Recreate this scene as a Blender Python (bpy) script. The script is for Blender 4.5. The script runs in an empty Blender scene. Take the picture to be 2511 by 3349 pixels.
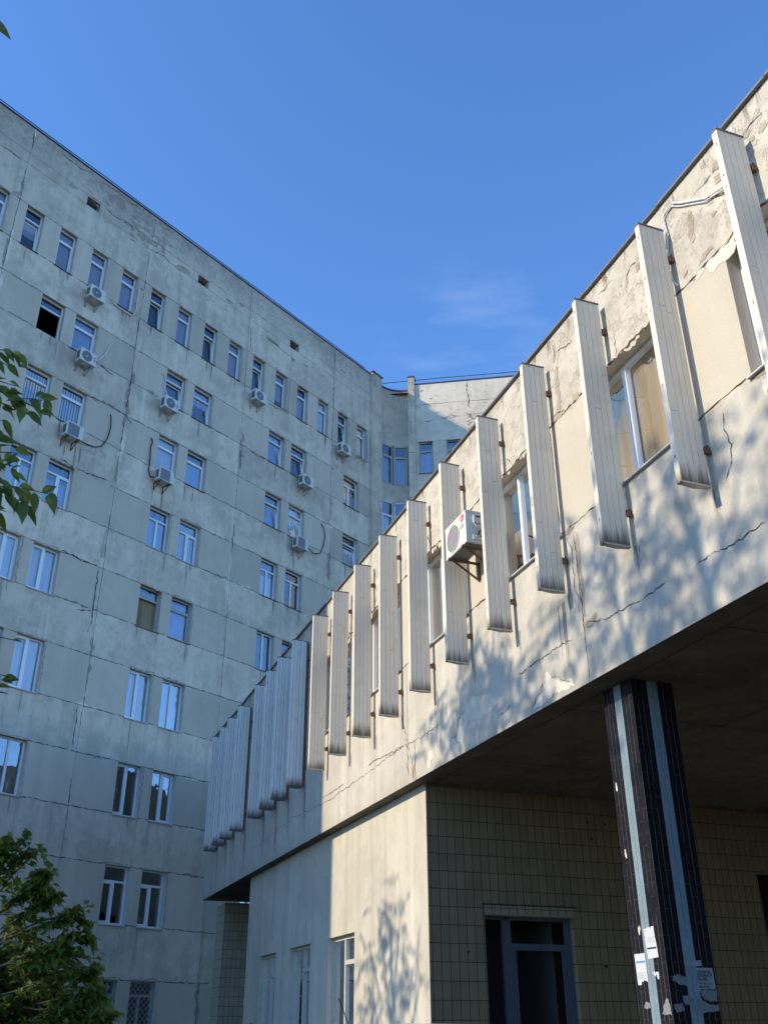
import bpy, math, random
from mathutils import Vector, Matrix
R = math.radians
rnd = random.Random(7)
SC = bpy.context.scene
COL = SC.collection

# ------------------------------------------------------------------ camera
cam = bpy.data.cameras.new('camera'); camo = bpy.data.objects.new('camera', cam); COL.objects.link(camo)
fw = Vector((0, .88156, .47207)); rt = Vector((.99999, .0019, -.00355)); up = Vector((.004025, -.472065, .881555))
camo.matrix_world = Matrix(((rt.x, up.x, -fw.x, 0), (rt.y, up.y, -fw.y, 0), (rt.z, up.z, -fw.z, 1.6), (0, 0, 0, 1)))
cam.sensor_fit = 'VERTICAL'; cam.sensor_height = 24; cam.lens = 22.685
cam.clip_start = .05; cam.clip_end = 3000
SC.camera = camo
# ------------------------------------------------------------------ sky and sun
SUN = Vector((-.953, -.308, .50)).normalized()
EL = math.asin(SUN.z); AZ = math.atan2(SUN.x, SUN.y)
w = bpy.data.worlds.new('World'); SC.world = w; w.use_nodes = True
nt = w.node_tree; nt.nodes.clear()
sk = nt.nodes.new('ShaderNodeTexSky'); sk.sky_type = 'NISHITA'; sk.sun_disc = False
sk.sun_elevation = EL; sk.sun_rotation = AZ; sk.altitude = 200; sk.air_density = .9; sk.dust_density = .1; sk.ozone_density = 7.0
bg = nt.nodes.new('ShaderNodeBackground'); bg.inputs[1].default_value = .15
wo = nt.nodes.new('ShaderNodeOutputWorld')
hs_ = nt.nodes.new('ShaderNodeHueSaturation'); hs_.inputs['Saturation'].default_value = 1.04; hs_.inputs['Value'].default_value = .98
nt.links.new(sk.outputs[0], hs_.inputs['Color']); 
# a faint cirrus wisp high over the low roof
tcw = nt.nodes.new('ShaderNodeTexCoord'); dw = nt.nodes.new('ShaderNodeVectorMath'); dw.operation = 'DOT_PRODUCT'; dw.inputs[1].default_value = Vector((.105, .800, .590)).normalized()
nt.links.new(tcw.outputs['Generated'], dw.inputs[0])
mw_ = nt.nodes.new('ShaderNodeMapRange'); mw_.interpolation_type = 'SMOOTHSTEP'; mw_.inputs[1].default_value = .990; mw_.inputs[2].default_value = .9995; nt.links.new(dw.outputs['Value'], mw_.inputs[0])
mpw = nt.nodes.new('ShaderNodeMapping'); mpw.inputs['Scale'].default_value = (5, 9, 22); mpw.inputs['Rotation'].default_value = (0, .45, 0); nt.links.new(tcw.outputs['Generated'], mpw.inputs[0])
nw = nt.nodes.new('ShaderNodeTexNoise'); nw.inputs['Scale'].default_value = 1.6; nw.inputs['Detail'].default_value = 7; nt.links.new(mpw.outputs[0], nw.inputs['Vector'])
rw = nt.nodes.new('ShaderNodeMapRange'); rw.inputs[1].default_value = .48; rw.inputs[2].default_value = .8; rw.inputs[4].default_value = .22; nt.links.new(nw.outputs['Fac'], rw.inputs[0])
xw = nt.nodes.new('ShaderNodeMath'); xw.operation = 'MULTIPLY'; xw.use_clamp = True; nt.links.new(mw_.outputs[0], xw.inputs[0]); nt.links.new(rw.outputs[0], xw.inputs[1])
cw = nt.nodes.new('ShaderNodeMix'); cw.data_type = 'RGBA'; nt.links.new(xw.outputs[0], cw.inputs[0]); nt.links.new(hs_.outputs[0], cw.inputs[6]); cw.inputs[7].default_value = (1.9, 2.4, 3.4, 1)
nt.links.new(cw.outputs[2], bg.inputs[0]); nt.links.new(bg.outputs[0], wo.inputs[0])
sl = bpy.data.lights.new('sun', 'SUN'); sl.energy = 2.2; sl.angle = R(.5); sl.color = (1, .85, .62)
so = bpy.data.objects.new('sun', sl); COL.objects.link(so); so.rotation_euler = SUN.to_track_quat('Z', 'Y').to_euler()
SC.view_settings.view_transform = 'Standard'; SC.view_settings.look = 'None'
SC.view_settings.exposure = 1.3; SC.view_settings.gamma = 1

# ------------------------------------------------------------------ node helpers
class NT:
    def __init__(s, name):
        s.m = bpy.data.materials.new(name); s.m.use_nodes = True
        s.t = s.m.node_tree; s.t.nodes.clear()
        s.out = s.t.nodes.new('ShaderNodeOutputMaterial')
    def n(s, typ, **kw):
        nd = s.t.nodes.new('ShaderNode' + typ)
        for k, v in kw.items():
            setattr(nd, k, v)
        return nd
    def put(s, sock, v):
        if hasattr(v, 'is_linked') or hasattr(v, 'links'): s.t.links.new(v, sock)
        else: sock.default_value = v
    def math(s, op, a, b=0.0, c=0.0, clamp=False):
        nd = s.n('Math', operation=op, use_clamp=clamp)
        s.put(nd.inputs[0], a); s.put(nd.inputs[1], b); s.put(nd.inputs[2], c)
        return nd.outputs[0]
    def coord(s, scale=(1, 1, 1), loc=(0, 0, 0), kind='Object'):
        tc = s.n('TexCoord'); mp = s.n('Mapping')
        mp.inputs['Scale'].default_value = scale; mp.inputs['Location'].default_value = loc
        s.t.links.new(tc.outputs[kind], mp.inputs[0]); return mp.outputs[0]
    def noise(s, vec, scale, detail=5, rough=.6, dist=0.0):
        nd = s.n('TexNoise'); s.put(nd.inputs['Vector'], vec)
        nd.inputs['Scale'].default_value = scale; nd.inputs['Detail'].default_value = detail
        nd.inputs['Roughness'].default_value = rough; nd.inputs['Distortion'].default_value = dist
        return nd.outputs['Fac']
    def ramp(s, v, lo, hi, a=0.0, b=1.0):
        nd = s.n('MapRange', clamp=True); nd.interpolation_type = 'SMOOTHSTEP'
        s.put(nd.inputs[0], v); nd.inputs[1].default_value = lo; nd.inputs[2].default_value = hi
        nd.inputs[3].default_value = a; nd.inputs[4].default_value = b
        return nd.outputs[0]
    def mix(s, f, a, b, mode='MIX'):
        nd = s.n('Mix', data_type='RGBA', blend_type=mode)
        s.put(nd.inputs[0], f); s.put(nd.inputs[6], a if not isinstance(a, tuple) else (*a[:3], 1)); s.put(nd.inputs[7], b if not isinstance(b, tuple) else (*b[:3], 1))
        return nd.outputs[2]
    def scalecol(s, col, f):
        nd = s.n('VectorMath', operation='SCALE'); s.put(nd.inputs[0], col if not isinstance(col, tuple) else col[:3]); s.put(nd.inputs[3], f)
        return nd.outputs[0]
    def xyz(s, vec):
        nd = s.n('SeparateXYZ'); s.t.links.new(vec, nd.inputs[0]); return nd.outputs
    def bump(s, h, dist=.01, strength=1.0):
        nd = s.n('Bump'); nd.inputs['Strength'].default_value = strength; nd.inputs['Distance'].default_value = dist
        s.put(nd.inputs['Height'], h); return nd.outputs[0]
    def pbr(s, col, rough=.8, normal=None, metal=0.0, spec=.3, **kw):
        p = s.n('BsdfPrincipled')
        s.put(p.inputs['Base Color'], col if not isinstance(col, tuple) else (*col[:3], 1))
        s.put(p.inputs['Roughness'], rough); p.inputs['Metallic'].default_value = metal
        p.inputs['Specular IOR Level'].default_value = spec
        if normal is not None: s.t.links.new(normal, p.inputs['Normal'])
        for k, v in kw.items(): s.put(p.inputs[k.replace('_', ' ')], v)
        s.t.links.new(p.outputs[0], s.out.inputs[0]); return s.m

def plaster(name, col, dark, light, blot=.5, streak=.35, mott=.3, peel=0.0, peelcol=None, peellow=None, topdirt=None, bumpd=.006, grain=.12, botdirt=None):
    """weathered render: col = base colour, dark/light = its blotch colours"""
    s = NT(name); c = s.coord()
    tone = s.n('Attribute', attribute_name='tone').outputs['Fac']
    big = s.noise(c, .45, 6, .62, .6)
    mid = s.noise(c, 2.3, 8, .68, .4)
    st = s.noise(s.coord((2.6, 2.6, .11)), 1.0, 6, .6)
    st2 = s.noise(s.coord((9, 9, .35)), 1.0, 4, .6)
    fine = s.noise(c, 38, 6, .75)
    k = s.mix(s.math('MULTIPLY', s.ramp(big, .40, .64), blot), col, dark)
    k = s.mix(s.math('MULTIPLY', s.ramp(mid, .50, .68), mott), k, light)
    k = s.mix(s.math('MULTIPLY', s.ramp(mid, .50, .34), mott), k, dark)
    k = s.mix(s.math('MULTIPLY', s.ramp(st, .52, .70), streak), k, light)
    k = s.mix(s.math('MULTIPLY', s.ramp(st, .47, .30), streak), k, dark)
    k = s.mix(s.math('MULTIPLY', s.ramp(st2, .55, .75), streak * .6), k, dark)
    h = s.math('MULTIPLY', fine, .35)
    if peel:
        pn = s.noise(c, 3.6, 12, .68, .5)
        pm = s.math('MAXIMUM', s.ramp(pn, .535, .57), s.math('MULTIPLY', s.ramp(s.noise(c, 1.3, 10, .7, .3), .53, .56), .5))
        if peellow:
            z = s.xyz(s.coord())[2]
            pm = s.math('MULTIPLY', pm, s.ramp(z, peellow[0], peellow[1]))
        k = s.mix(s.math('MULTIPLY', pm, peel), k, peelcol)
        h = s.math('SUBTRACT', h, s.math('MULTIPLY', pm, .8))
    if topdirt:
        z = s.xyz(s.coord())[2]
        zz = s.math('ADD', z, s.math('MULTIPLY', mid, topdirt[2]))
        k = s.mix(s.math('MULTIPLY', s.ramp(zz, topdirt[0], topdirt[1]), topdirt[3]), k, tuple(x * .55 for x in dark))
    if botdirt:
        z = s.xyz(s.coord())[2]
        zz = s.math('ADD', z, s.math('MULTIPLY', st2, botdirt[2]))
        k = s.mix(s.math('MULTIPLY', s.ramp(zz, botdirt[0], botdirt[1]), botdirt[3]), k, tuple(x * .5 for x in dark))
    f = s.math('ADD', s.math('MULTIPLY', fine, grain), 1 - grain * .5)
    f = s.math('MULTIPLY', f, tone)
    k = s.scalecol(k, f)
    h = s.math('ADD', h, s.math('MULTIPLY', mid, .6))
    return s.pbr(k, .9, s.bump(h, bumpd), spec=.15)

def simple(name, col, rough=.6, var=.12, scale=6, metal=0.0, spec=.4, bd=0.0):
    s = NT(name); n = s.noise(s.coord(), scale, 6, .65)
    k = s.scalecol(col, s.math('ADD', s.math('MULTIPLY', n, var * 2), 1 - var))
    return s.pbr(k, rough, s.bump(n, bd) if bd else None, metal=metal, spec=spec)

def glassmat(name, base=.16, tint=(1, 1, 1), rough=.0, through=(1, 1, 1), wav=.010, ior=1.7):
    s = NT(name)
    fr = s.n('Fresnel'); fr.inputs[0].default_value = ior
    f = s.math('ADD', s.math('MULTIPLY', fr.outputs[0], 1.0 - base), base, clamp=True)
    c = s.coord(); bm = s.bump(s.noise(c, 1.6, 2, .5), wav)
    g = s.n('BsdfGlossy'); g.inputs[0].default_value = (*tint, 1); g.inputs['Roughness'].default_value = rough
    s.t.links.new(bm, g.inputs['Normal'])
    t = s.n('BsdfTransparent'); t.inputs[0].default_value = (*through, 1)
    m = s.n('MixShader'); s.t.links.new(f, m.inputs[0]); s.t.links.new(t.outputs[0], m.inputs[1]); s.t.links.new(g.outputs[0], m.inputs[2])
    s.t.links.new(m.outputs[0], s.out.inputs[0]); return s.m

M = {}
M['tall'] = plaster('tall_render', (.68, .59, .465), (.42, .365, .295), (.80, .71, .575), blot=.6, streak=.5, mott=.5, peel=.6, peelcol=(.30, .28, .25), peellow=(31.6, 33.2), topdirt=(31.6, 34.8, 1.6, .4), grain=.2)
M['wing'] = plaster('wing_render', (.72, .635, .51), (.50, .44, .355), (.80, .72, .59), blot=.5, streak=.3, mott=.5, grain=.2)
M['tallpier'] = plaster('tall_pier_render', (.59, .515, .41), (.46, .40, .32), (.67, .59, .475), blot=.4, streak=.45, mott=.2, grain=.22, bumpd=.003)
M['low'] = plaster('low_render', (.52, .485, .41), (.34, .315, .27), (.64, .60, .51), blot=.5, streak=.25, mott=.55, peel=.55, peelcol=(.40, .36, .30), peellow=(8.6, 9.2), grain=.25)
M['lowband'] = plaster('low_band_render', (.51, .48, .415), (.35, .33, .285), (.61, .575, .50), blot=.5, streak=.5, mott=.35, grain=.28, botdirt=(5.9, 5.2, .35, .25))
M['lowpanel'] = plaster('low_panel_render', (.50, .45, .365), (.41, .37, .30), (.56, .51, .42), blot=.4, streak=.15, mott=.15, grain=.35)
M['lowwall'] = plaster('lower_wall_render', (.52, .485, .405), (.36, .335, .28), (.61, .57, .48), blot=.5, streak=.6, mott=.3, bumpd=.004, grain=.25)
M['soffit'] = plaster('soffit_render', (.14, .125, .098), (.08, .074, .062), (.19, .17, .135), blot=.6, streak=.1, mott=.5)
M['mortar'] = plaster('mortar_patch', (.52, .455, .37), (.37, .325, .265), (.70, .62, .50), blot=.4, mott=.8)
M['mortar_dark'] = plaster('old_tar_patch', (.38, .335, .275), (.26, .23, .19), (.48, .425, .35), blot=.4, mott=.7)
M['tpale'] = plaster('pale_joint_mortar', (.78, .69, .56), (.62, .545, .44), (.86, .78, .65), blot=.3, mott=.6)
M['pale'] = plaster('pale_putty', (.64, .595, .50), (.50, .46, .38), (.70, .66, .57), blot=.4, mott=.4)
M['spall'] = plaster('exposed_brick_crumbs', (.42, .345, .265), (.26, .21, .165), (.52, .455, .355), blot=.6, mott=.9, bumpd=.03)
M['tspall'] = plaster('exposed_masonry', (.44, .37, .28), (.30, .26, .21), (.50, .44, .35), blot=.5, mott=.8, bumpd=.02)
M['crack'] = simple('crack_dark', (.045, .04, .035), .95, .3)
M['seam'] = simple('panel_joint', (.11, .105, .10), .95, .35, 3)
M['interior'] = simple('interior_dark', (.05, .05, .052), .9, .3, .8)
M['inner'] = simple('window_reveal', (.46, .45, .42), .85, .15, 2)
M['flash'] = simple('roof_flashing', (.07, .06, .09), .6, .3, 2)
M['lflash'] = simple('low_roof_flashing', (.16, .15, .16), .5, .3, 2)
M['roof'] = simple('roofing_felt', (.10, .10, .10), .95, .25, 3)
M['pvc'] = simple('white_pvc', (.80, .81, .82), .35, .03, 3)
M['oldwood'] = simple('old_painted_wood', (.44, .42, .37), .7, .35, 14, bd=.004)
M['bluewood'] = simple('blue_grey_painted_frame', (.065, .085, .11), .5, .3, 9)
M['sill'] = simple('metal_sill', (.50, .50, .52), .5, .15, 4)
M['darksill'] = simple('dark_metal_sill', (.09, .085, .09), .6, .3, 4)
M['steel'] = simple('galvanised_steel', (.38, .39, .41), .45, .15, 9, metal=.5)
M['rust'] = simple('rusty_steel', (.16, .075, .04), .9, .5, 22)
M['acwhite'] = simple('ac_enamel', (.66, .65, .60), .45, .16, 5)
M['acgrey'] = simple('ac_grille_grey', (.16, .17, .17), .6, .1, 8)
M['acdark'] = simple('ac_vent_dark', (.03, .03, .035), .7, .1, 8)
M['hosew'] = simple('white_pipe_wrap', (.66, .66, .63), .6, .1, 20)
M['hoseb'] = simple('black_pipe_wrap', (.02, .02, .022), .6, .2, 20)
M['red'] = simple('logo_red', (.62, .10, .16), .5, .05)
M['logogrey'] = simple('logo_grey', (.30, .30, .31), .5, .05)
M['glass'] = glassmat('window_glass', .24, (.92, .96, 1.0))
M['glassold'] = glassmat('old_window_glass', .16, (.9, .95, 1.0))
M['glasslow'] = glassmat('clear_glass', .01, (.95, .97, 1.0), wav=.002, ior=1.16)
M['glassdull'] = glassmat('dusty_glass', .10, (.85, .88, .95), .03)
def cloth(name, col, stripes=0, amp=.35, z=0.0):
    s = NT(name); c = s.coord(); x = s.xyz(c)[0]
    n = s.noise(s.coord((6, 6, .5)), 1.0, 3, .5)
    if stripes:
        w_ = s.math('FRACT', s.math('MULTIPLY', x, stripes)); b = s.ramp(w_, .35, .45)
        k = s.scalecol(col, s.math('ADD', s.math('MULTIPLY', b, amp), 1 - amp))
    else:
        k = s.scalecol(col, s.math('ADD', s.math('MULTIPLY', n, amp * 2), 1 - amp))
    return s.pbr(k, .9, spec=.1)
M['curtain'] = cloth('net_curtain', (.62, .66, .70))
M['curtainblue'] = cloth('blue_curtain', (.30, .40, .62))
M['curtainwarm'] = cloth('cream_curtain', (.27, .21, .125), amp=.6)
M['blinds'] = cloth('vertical_blinds', (.62, .66, .72), 9, .75)
M['roller'] = cloth('lilac_roller_blind', (.36, .37, .47), amp=.12)

def finmat(name, base, dirtz=(6.50, 6.95)):
    s = NT(name); c = s.coord(); z = s.xyz(c)[2]; n = s.noise(s.coord((14, 14, 1.2)), 1.0, 6, .65); n2 = s.noise(c, 3, 6, .6)
    sp = s.noise(s.coord((22, 22, 6)), 1.0, 5, .7)
    k = s.scalecol(base, s.math('ADD', s.math('MULTIPLY', n, .28), .86))
    k = s.mix(s.math('MULTIPLY', s.ramp(n2, .5, .72), .35), k, tuple(x * .72 for x in base))
    k = s.mix(s.math('MULTIPLY', s.ramp(sp, .70, .76), .55), k, (.12, .08, .05))
    d = s.math('ADD', z, s.math('MULTIPLY', n, -.45)); d = s.math('ADD', d, .22)
    k = s.mix(s.ramp(d, dirtz[0] + .24, dirtz[0] - .04, 0, .88), k, (.055, .035, .022))
    return s.pbr(k, .45, s.bump(n2, .003), spec=.4)
M['fin'] = finmat('sunlit_fin_enamel', (.72, .645, .53))
M['fin2'] = finmat('shaded_fin_enamel', (.80, .785, .76))  # paler copy of the fin enamel, brightened in its colour for fins in shade
M['finbar'] = simple('fin_end_bar', (.10, .10, .10), .6, .4, 9)
M['groove'] = simple('fin_groove', (.13, .11, .09), .9, .3, 8)

def tiles(name, axis, wx, wz, ox, oz, col, mortar, rough=.35, off=0.0, freq=2, var=.08):
    s = NT(name); x, y, z = s.xyz(s.coord())[0:3]
    u = x if axis == 'x' else y
    cb = s.n('CombineXYZ'); s.put(cb.inputs[0], s.math('ADD', u, ox)); s.put(cb.inputs[1], s.math('ADD', z, oz))
    b = s.n('TexBrick', offset=off, offset_frequency=freq, squash=1.0)
    s.t.links.new(cb.outputs[0], b.inputs[0])
    b.inputs['Scale'].default_value = 1; b.inputs['Brick Width'].default_value = wx; b.inputs['Row Height'].default_value = wz
    b.inputs['Mortar Size'].default_value = .0045; b.inputs['Mortar Smooth'].default_value = .1; b.inputs['Bias'].default_value = 0
    b.inputs['Color1'].default_value = (1 - var, 1 - var, 1 - var, 1); b.inputs['Color2'].default_value = (1 + var, 1 + var, 1 + var, 1)
    n = s.noise(s.coord(), 2.5, 6, .65)
    k = s.scalecol(col, s.math('ADD', s.math('MULTIPLY', n, .4), .8))
    k = s.mix(1.0, k, b.outputs['Color'], 'MULTIPLY')
    k = s.mix(b.outputs['Fac'], k, mortar)
    h = s.math('SUBTRACT', s.math('MULTIPLY', s.noise(s.coord(), 5, 2, .5), .3), s.math('MULTIPLY', b.outputs['Fac'], 1.0))
    return s.pbr(k, s.math('ADD', s.math('MULTIPLY', b.outputs['Fac'], .5), rough), s.bump(h, .004), spec=.4)

# cracks and broken plaster measured on the facades: (u, z) in metres

LOWCR=[
  [(7.87, 5.87), (8.04, 5.86), (8.22, 5.83), (8.52, 5.84), (8.8, 5.88), (9.0, 5.87), (9.13, 5.89), (9.29, 5.95), (9.57, 5.98)] ,
  [(9.86, 5.91), (9.96, 5.91), (10.19, 5.93), (10.35, 5.92), (10.6, 5.9), (10.76, 5.93), (11.07, 5.91), (11.3, 5.89)] ,
  [(13.96, 5.92), (14.33, 5.91), (14.79, 5.9), (15.34, 5.94)] ,
  [(15.49, 5.94), (16.47, 6.0), (17.38, 6.04)] ,
  [(18.76, 5.98), (19.16, 5.97), (20.21, 5.99)] ,
  [(9.56, 7.25), (9.54, 7.0), (9.54, 6.74), (9.53, 6.48), (9.54, 6.23), (9.55, 5.97), (9.59, 5.92)] ,
  [(9.75, 7.28), (9.65, 7.05), (9.66, 6.79), (9.66, 6.49), (9.58, 6.33), (9.64, 6.19)] ,
  [(9.85, 9.18), (9.61, 9.18), (9.46, 9.1)] ,
  [(9.57, 10.29), (9.57, 10.04)] ,
  [(9.08, 10.03), (9.24, 10.05), (9.53, 10.15)] ,
  [(5.93, 10.12), (6.05, 10.1), (6.14, 10.07), (6.27, 10.12), (6.31, 10.06)] ,
  [(8.03, 10.25), (8.22, 10.24), (8.37, 10.24)] ,
  [(7.43, 10.09), (7.63, 10.11), (7.74, 10.06), (7.75, 9.94)] ,
  [(5.15, 10.14), (5.32, 10.17), (5.48, 10.13)] ,
  [(5.28, 10.22), (5.35, 10.23)] ,
  [(15.48, 6.14), (15.41, 5.94), (15.35, 5.69), (15.43, 5.57), (15.26, 5.38)] ,
  [(15.06, 5.88), (15.01, 5.61), (15.09, 5.32)] ,
  [(10.6, 5.73), (10.69, 5.57), (10.84, 5.43), (11.01, 5.3)] ,
  [(11.47, 5.58), (11.69, 5.48), (11.93, 5.49)] ,
  [(9.96, 5.4), (10.17, 5.47), (10.33, 5.58), (10.44, 5.59)] ,
  [(13.02, 5.92), (13.28, 5.77), (13.39, 5.58), (13.65, 5.58)] ,
  [(15.68, 6.58), (15.37, 6.01), (15.18, 5.64), (15.09, 5.24)] ,
  [(6.3, 5.81), (6.53, 5.82), (6.81, 5.8), (7.09, 5.85), (7.39, 5.83)] ,
  [(6.57, 7.24), (6.59, 7.02), (6.54, 6.82), (6.6, 6.64), (6.7, 6.48)] ,
]
LOWPATCH=[ # polygons pale
  [(5.91, 8.91), (5.96, 8.86), (6.09, 8.89), (6.16, 8.91), (6.3, 8.9), (6.4, 9.04), (6.52, 9.01), (6.58, 9.06), (6.63, 8.99), (6.68, 9.04), (6.5, 9.08), (6.12, 9.07), (5.92, 9.07)] ,
  [(14.51, 5.59), (14.29, 5.59), (14.23, 5.47), (14.39, 5.44), (14.44, 5.27), (14.54, 5.4)] ,
  [(10.54, 5.71), (10.64, 5.49), (10.98, 5.31), (10.73, 5.3), (10.42, 5.36), (9.92, 5.32), (9.92, 5.42), (10.17, 5.46), (10.39, 5.56)] ,
  [(13.1, 5.94), (12.76, 6.02), (12.15, 5.88), (11.95, 5.68), (12.33, 5.62), (12.96, 5.69), (13.15, 5.45), (13.4, 5.48)] ,
  [(18.98, 5.55), (18.89, 5.56), (18.81, 5.41), (18.92, 5.31)] ,
  [(14.09, 5.79), (13.97, 5.77), (13.98, 5.56), (14.07, 5.61)] ,
  [(5.98, 7.24), (5.88, 7.23), (5.94, 7.0), (5.98, 7.09)] ,
]
LOWSPALL=[
  [(6.46, 9.97), (6.43, 9.91), (6.44, 9.73), (6.49, 9.59), (6.53, 9.64), (6.52, 9.8)] ,
  [(6.48, 9.6), (6.44, 9.54), (6.49, 9.52), (6.51, 9.57)] ,
  [(6.24, 9.23), (6.24, 9.19), (6.37, 9.17), (6.44, 9.19), (6.38, 9.23)] ,
  [(6.09, 9.61), (6.07, 9.57), (6.13, 9.55), (6.15, 9.6)] ,
  [(5.96, 10.21), (5.86, 10.16), (5.9, 10.09), (5.98, 10.12)] ,
  [(5.97, 10.02), (5.87, 9.98), (5.9, 9.91), (5.96, 9.9)] ,
  [(5.48, 10.14), (5.38, 10.16), (5.36, 10.09), (5.42, 10.05)] ,
  [(5.22, 9.97), (5.14, 10.0), (5.14, 9.94), (5.2, 9.93)] ,
  [(5.39, 10.0), (5.33, 9.99), (5.35, 9.94), (5.39, 9.96)] ,
  [(6.73, 9.22), (6.68, 9.22), (6.69, 9.19), (6.73, 9.19)] ,
  [(6.04, 7.31), (5.98, 7.34), (5.91, 7.36), (5.85, 7.34), (5.86, 7.29), (5.96, 7.28)] ,
  [(7.52, 10.04), (7.47, 10.03), (7.49, 9.94), (7.53, 9.95)] ,
  [(7.77, 10.01), (7.73, 10.03), (7.74, 9.92), (7.77, 9.91)] ,
  [(9.57, 9.89), (9.53, 9.85), (9.55, 9.54), (9.53, 9.29), (9.6, 9.13), (9.52, 9.13), (9.46, 9.1), (9.57, 9.06), (9.84, 9.11), (9.8, 9.21), (9.65, 9.19), (9.61, 9.34), (9.6, 9.6)] ,
  [(9.59, 10.3), (9.55, 10.26), (9.57, 10.01), (9.6, 10.03)] ,
  [(9.23, 9.2), (9.14, 9.16), (9.07, 9.11), (9.1, 9.06), (9.23, 9.09)] ,
  [(9.56, 7.25), (9.5, 7.22), (9.47, 6.97), (9.49, 6.72), (9.49, 6.42), (9.51, 6.1), (9.54, 6.11), (9.52, 6.42), (9.54, 6.74), (9.57, 7.04)] ,
  [(9.54, 5.97), (9.42, 6.0), (9.28, 6.03), (9.27, 5.99), (9.37, 5.92), (9.47, 5.92)] ,
  [(9.92, 7.36), (9.77, 7.36), (9.54, 7.36), (9.53, 7.33), (9.74, 7.31), (9.9, 7.32)] ,
  [(15.15, 5.51), (15.05, 5.51), (15.01, 5.3), (15.09, 5.26), (15.17, 5.31)] ,
]
LOWCABLE= [(6.84, 9.15), (6.91, 9.29), (6.93, 9.45), (6.88, 9.79), (6.85, 9.99), (6.87, 10.16), (6.87, 10.23), (6.8, 10.28), (6.67, 10.29), (6.55, 10.17), (6.42, 10.07), (6.28, 9.96), (6.14, 9.85), (5.99, 9.8), (5.84, 9.74)]
LOWCABLE2= [(6.14, 9.85), (6.04, 9.78), (5.85, 9.66)]
TALLSPALL=[
  [(17.68, 31.91), (18.0, 32.06), (18.12, 31.75), (17.94, 31.57), (17.79, 31.73)] ,
  [(18.19, 31.89), (18.48, 31.97), (18.78, 31.93), (18.76, 31.78), (18.43, 31.71), (18.26, 31.68)] ,
  [(19.02, 31.97), (19.17, 31.99), (19.17, 31.72), (19.07, 31.69)] ,
  [(19.8, 31.5), (20.14, 31.69), (20.4, 31.74), (20.66, 31.7), (20.65, 31.54), (20.43, 31.49), (20.0, 31.37), (19.86, 31.4)] ,
  [(22.86, 31.64), (23.15, 31.7), (23.31, 31.6), (23.07, 31.51)] ,
  [(23.68, 31.91), (23.98, 31.96), (23.84, 31.78)] ,
  [(17.31, 31.89), (17.52, 31.92), (17.5, 31.77), (17.37, 31.76)] ,
  [(17.78, 33.26), (18.16, 33.32), (18.23, 33.15), (17.94, 33.06)] ,
  [(18.7, 33.19), (19.12, 33.33), (19.32, 33.16), (18.98, 33.08)] ,
  [(18.33, 33.04), (18.48, 33.2), (18.52, 32.55), (18.46, 32.09), (18.4, 32.09)] ,
  [(25.58, 31.04), (25.95, 31.12), (26.38, 31.06), (26.22, 30.96), (25.8, 30.97)] ,
  [(27.32, 30.87), (27.54, 30.86), (27.5, 30.73), (27.36, 30.72)] ,
  [(28.98, 33.14), (29.4, 33.24), (29.7, 33.17), (29.28, 33.07)] ,
]
TALLCR=[
  [(13.61, 33.12), (14.03, 33.04), (14.56, 33.05), (14.92, 33.14)] ,
  [(15.55, 33.13), (16.34, 33.19), (17.01, 33.1), (17.58, 33.19)] ,
  [(15.98, 31.92), (16.47, 31.86), (16.95, 31.88), (17.58, 32.05)] ,
  [(16.08, 31.29), (16.28, 31.28)] ,
  [(17.36, 31.27), (17.66, 31.25)] ,
  [(12.36, 33.06), (12.43, 32.77), (12.45, 32.27)] ,
  [(11.19, 31.4), (11.64, 31.46), (12.13, 31.38)] ,
  [(19.54, 31.49), (19.18, 31.59), (18.5, 31.45)] ,
  [(25.58, 31.04), (26.44, 31.0), (27.32, 30.87)] ,
  [(28.15, 31.02), (28.61, 31.0)] ,
  [(29.48, 31.07), (30.08, 30.97)] ,
  [(33.07, 31.99), (33.31, 31.93)] ,
  [(30.5, 33.15), (30.56, 32.08)] ,
  [(24.54, 31.04), (24.55, 30.4), (24.65, 29.74)] ,
  [(25.06, 24.39), (25.6, 24.33), (26.13, 24.42)] ,
  [(22.88, 24.44), (23.42, 24.39), (23.79, 24.42)] ,
  [(16.76, 24.37), (17.13, 24.39), (17.38, 24.3), (17.62, 24.29)] ,
  [(16.85, 22.74), (17.03, 22.75), (17.18, 22.65)] ,
  [(16.66, 22.78), (17.24, 22.86), (17.7, 22.88), (18.18, 22.85), (18.42, 22.84), (18.81, 22.53)] ,
  [(18.45, 24.96), (18.42, 24.46), (18.42, 23.83), (18.38, 23.1)] ,
  [(18.38, 22.82), (18.38, 22.17), (18.39, 21.49)] ,
  [(18.4, 27.52), (18.43, 27.17), (18.37, 26.87)] ,
  [(16.73, 19.62), (17.14, 19.61), (17.54, 19.66), (18.09, 19.71)] ,
  [(16.61, 16.27), (16.99, 16.29), (17.51, 16.24), (18.23, 16.29)] ,
  [(17.57, 14.41), (17.82, 14.44), (18.26, 14.52)] ,
  [(15.94, 19.64), (16.26, 19.66), (16.61, 19.56)] ,
  [(18.24, 16.21), (18.23, 15.48), (18.23, 14.89), (18.25, 14.2), (18.2, 13.72)] ,
  [(18.2, 11.15), (18.24, 10.59), (18.25, 10.18), (18.25, 9.82)] ,
]
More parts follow.
